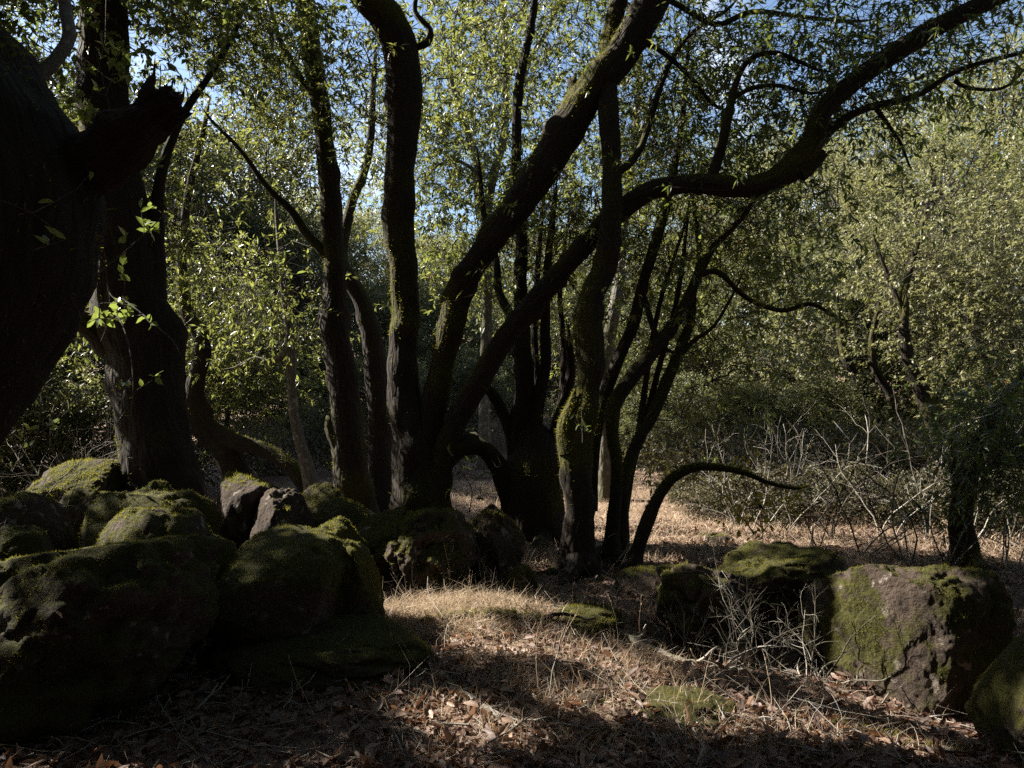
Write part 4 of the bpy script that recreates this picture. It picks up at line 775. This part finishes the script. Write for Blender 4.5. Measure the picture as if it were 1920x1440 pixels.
fallen('fallen_branch', 'bleached twig pile stick behind the egg-shaped boulder', [(590, 955, 6.3, 8), (660, 945, 6.3, 8), (740, 950, 6.4, 5)], 5)
fallen('fallen_branch', 'curved dry twig at the foot of the huge boulder', [(150, 1372, 3.4, 4), (210, 1352, 3.4, 4), (260, 1358, 3.4, 3)], 1)
fallen('fallen_branch', 'fine dry stick beside the low mossy slab', [(330, 1360, 3.45, 5), (380, 1320, 3.6, 5), (410, 1280, 3.8, 3)], 1)

# broad-leaved sprays beside the leaning trunk, each leaf a part
_lm = []
for e in range(4):
    g = Geo(); leaves(g, np.zeros((1, 3)), np.array([[1.0, 0, 0]]), 1.0, .62, .12, R.random(1), six=True); _lm.append(g)
def spray(label, pts, nleaf, size, material='near_leaf', wr=.6):
    P = np.array([W(*q[:3]) for q in pts]); r = np.array([q[3] / 4.5 / F * q[2] for q in pts]); P, r = smooth_path(P, r, .05)
    root = thing('leafy_spray', P[0], label, 'branch'); g = Geo(); tube(g, P, r, 5, moss=.1)
    tw = []
    for k in range(max(2, nleaf // 6)):
        i = R.integers(len(P) // 6, len(P)); Q, r2 = wander(P[i], rdir(1)[0] + np.array([0, -.2, .1]), R.uniform(.12, .35), r[i] * .6 + .001, 6, .3); tube(g, Q, r2, 4, moss=.1); tw.append(Q)
    g.build('stem', M['twig'], root, smooth=True)
    for k in range(nleaf):
        Q = tw[R.integers(len(tw))]; p = Q[R.integers(2, len(Q))]; g = Geo(); L = size * R.uniform(.7, 1.2)
        leaves(g, p[None], unit(rdir(1) + np.array([[0, -.1, .25]])), L, L * wr, .1, R.random(1), six=True); g.build('leaf', M[material], root)
    return root
spray('spray of broad bright leaves across the thick leaning trunk', [(190, 640, 5.8, 8), (215, 590, 5.6, 7), (240, 640, 5.4, 6), (250, 720, 5.3, 5), (245, 780, 5.2, 3)], 34, .075)
spray('spray of broad leaves hanging off the leaning trunk over the crooked tree', [(230, 560, 5.8, 8), (280, 600, 5.6, 6), (325, 640, 5.5, 4), (345, 680, 5.4, 3)], 26, .075)
spray('dim leafy twig below the torn broken limb', [(120, 560, 4.2, 7), (200, 500, 4.4, 6), (280, 430, 4.6, 5), (330, 380, 4.7, 3)], 30, .07)
spray('leafy twig lit against the upper leaning trunk', [(240, 300, 4.6, 6), (215, 240, 4.6, 5), (200, 180, 4.6, 4), (180, 100, 4.6, 3)], 26, .075)
spray('pale leafless-tipped twig in front of the massive old trunk', [(0, 375, 2.2, 4), (60, 400, 2.15, 4), (105, 440, 2.1, 3), (60, 470, 2.1, 3)], 5, .06, wr=.3)
spray('bright yellow-green leaf cluster low by the tangled twigs', [(60, 860, 5.4, 6), (75, 790, 5.5, 5), (80, 730, 5.6, 4), (110, 700, 5.6, 3)], 30, .07)
spray('narrow-leaved bright sprig hanging before the slim tall trunk', [(440, 500, 7.6, 6), (490, 510, 7.5, 5), (530, 540, 7.4, 3)], 44, .12, wr=.22)
spray('small upright sprig growing on the knobbly upright trunk', [(1092, 830, 6.3, 3), (1092, 800, 6.3, 3), (1090, 770, 6.3, 2)], 14, .07, 'bay_shade', .25)
spray('dark-leaved sprig under the arched limb of the forked tree', [(880, 960, 6.5, 5), (885, 920, 6.5, 4), (870, 890, 6.5, 3)], 36, .09, 'bay_shade', .26)
spray('young narrow-leaved sprig at the edge of the bramble thicket', [(1840, 960, 6.1, 6), (1850, 880, 6.1, 5), (1880, 820, 6.1, 4), (1910, 800, 6.1, 3)], 60, .12, 'bay_shade', .22)

# ------------------------------------------------------------------ floor cover
def field(n, y0, y1, x0=-8.5, x1=8.5, bias=1.0):
    y = y0 + (y1 - y0) * R.random(n) ** bias; lim = y * .72 + .4; x = R.uniform(-1, 1, n) * np.minimum(lim, 8.5)
    return x, y
def vis(px0, px1, x, y): u = x / y * F + 960; return (u > px0) & (u < px1)
# leaf litter
x, y = field(42000, 2.6, 9.0, bias=1.6); z = ground(x, y); P = np.stack([x, y, z + R.uniform(.002, .03, len(x))], -1)
dens = .55 + .6 * fbm(P * 1.3, 3); k = R.random(len(x)) < dens + .25; P = P[k]; n_ = len(P)
d_ = rdir(n_); d_[:, 2] *= .35; g = Geo(); L = .022 + .075 * R.random(n_) ** 1.4; leaves(g, P, d_, L, L * R.uniform(.26, .6, n_), .25, np.clip(R.random(n_) * .75 + .3 * fbm(P * .8, 2), 0, 1), six=True)
tag(g.build('leaf_litter', M['litter']), 'carpet of fallen red-brown leaves over the forest floor', 'leaf litter', kind='stuff')
# dry grass: strong on the lit shelf, thin elsewhere
x, y = field(150000, 2.9, 6.2); u = x / y * F + 960; v = 720 + CAMZ / y * F
w_ = 1.25 * np.exp(-((u - 870) / 190) ** 2 - ((v - 1165) / 36) ** 2) + .9 * np.exp(-((u - 1050) / 260) ** 2 - ((v - 1270) / 80) ** 2) + .8 * np.exp(-((u - 1050) / 260) ** 2 - ((v - 1400) / 70) ** 2) + .35 * np.exp(-((u - 1500) / 260) ** 2 - ((v - 1400) / 60) ** 2) + .04
P0 = np.stack([x, y, ground(x, y)], -1); w_ = w_ * (.55 + .9 * sstep(-.3, .3, fbm(P0 * 2.2, 2))); k = R.random(len(x)) < w_ * .55; P = P0[k]; n_ = len(P)
D = unit(R.normal(size=(n_, 3)) * .55 + np.array([0, 0, .8])); D[:, 2] = np.abs(D[:, 2])
g = Geo(); strips(g, P, D, R.uniform(.04, .16, n_) * (1 + (R.random(n_) < .06) * 1.0), R.uniform(.0018, .004, n_), R.uniform(.3, 1.4, n_))
x = R.normal(-.42, .42, 26000); y = R.normal(5.05, .25, 26000) + .12 * fbm(np.stack([x, x * 0, x * 0], -1) * 3, 2); k = (y > 4.4) & (R.random(len(x)) < .35 + .8 * sstep(-.3, .3, fbm(np.stack([x, y, 0 * x], -1) * 3, 2))); P = np.stack([x, y, ground(x, y)], -1)[k]; n2 = len(P)
D = unit(R.normal(size=(n2, 3)) * .85 + np.array([.15, 0, .7])); D[:, 2] = np.abs(D[:, 2]); strips(g, P, D, R.uniform(.03, .17, n2) * (1 + (R.random(n2) < .05) * .9), R.uniform(.002, .005, n2), R.uniform(.4, 2.2, n2), .25 + .75 * R.random(n2))
tag(g.build('dry_grass', M['grass']), 'tufts of bleached dry grass on the sunlit shelf', 'grass', kind='stuff'); print('grass', n_)
x, y = field(85000, 6.6, 12.0, bias=1.1); k = (x / y * F + 960 > 820) & (R.random(len(x)) < .8); P = np.stack([x, y, ground(x, y)], -1)[k]; n_ = len(P)
D = unit(R.normal(size=(n_, 3)) * .6 + np.array([0, 0, .6])); D[:, 2] = np.abs(D[:, 2]); g = Geo(); strips(g, P, D, R.uniform(.05, .2, n_), R.uniform(.004, .008, n_), R.uniform(.4, 1.4, n_), .3 + .7 * R.random(n_))
tag(g.build('meadow_grass', M['grass']), 'pale trampled dry grass of the clearing behind the trees', 'grass', kind='stuff')
# twig litter
g = Geo()
for k in range(1900):
    yy = 2.9 + 4.2 * R.random() ** 1.3; xx = R.uniform(-.7, .75) * yy
    a = R.uniform(0, 6.28); p = np.array([xx, yy, float(ground(xx, yy)) + R.uniform(.005, .05)]); Q, rr = wander(p, np.array([math.cos(a), math.sin(a), R.normal() * .25]), R.uniform(.06, .3) * (1 + (R.random() < .12) * 1.2), R.uniform(.001, .0035) * (1 + (R.random() < .12)), 5, .22)
    Q[:, 2] = np.maximum(Q[:, 2], ground(Q[:, 0], Q[:, 1]) + .003); tube(g, Q, rr, 4, moss=.05)
tag(g.build('twig_litter', M['dead']), 'scatter of thin dry twigs over the leaf litter', 'twigs', kind='stuff')
# tall dry stalks, countable
GS = 'tall dry stalks'; LS = 'single tall bleached grass stalk rising above the leaf litter'
for px, d, H in ((590, 3.5, .3), (740, 4.0, .28), (800, 3.9, .26), (1010, 3.6, .3), (1050, 4.4, .32), (1160, 4.4, .34), (1200, 4.6, .36), (980, 4.8, .3), (870, 4.9, .3), (1260, 4.2, .3), (1350, 3.8, .3), (450, 3.6, .2), (700, 3.4, .22), (930, 3.7, .25), (1100, 3.4, .3), (1300, 3.5, .3), (1450, 3.5, .3), (640, 5.0, .3), (560, 5.6, .3), (1130, 4.9, .35), (1080, 4.9, .35)):
    xx = (px - 960) / F * d; p = np.array([xx, d, float(ground(xx, d)) - .01]); g = Geo(); Q, rr = wander(p, np.array([R.normal() * .3, R.normal() * .2, 1]), H, .0022, 8, .14); tube(g, Q, rr, 4, attr=False)
    n_ = 14; tt = R.integers(5, 9, n_); leaves(g, Q[tt], unit(Q[tt] - Q[tt - 1] + rdir(n_) * .3 * H / 8), .022, .005, .2)
    o = g.build('dry_stalk', M['grass']); own_origin(o, p); tag(o, LS, 'grass stalk', GS)
# single leaves one can point to
for lab, px, py, d, L, dz in (('reddish dry leaf stuck on the huge mossy boulder', 103, 1145, 3.22, .05, 0), ):
    g = Geo(); leaves(g, W(px, py, d)[None], np.array([[.8, -.2, -.4]]), L, L * .35, .2, np.array([.8]), six=True); o = g.build('fallen_leaf', M['litter']); own_origin(o, W(px, py, d)); tag(o, lab, 'leaf')
print('tris', sum(len(m.loops) - 2 * len(m.polygons) for m in bpy.data.meshes))
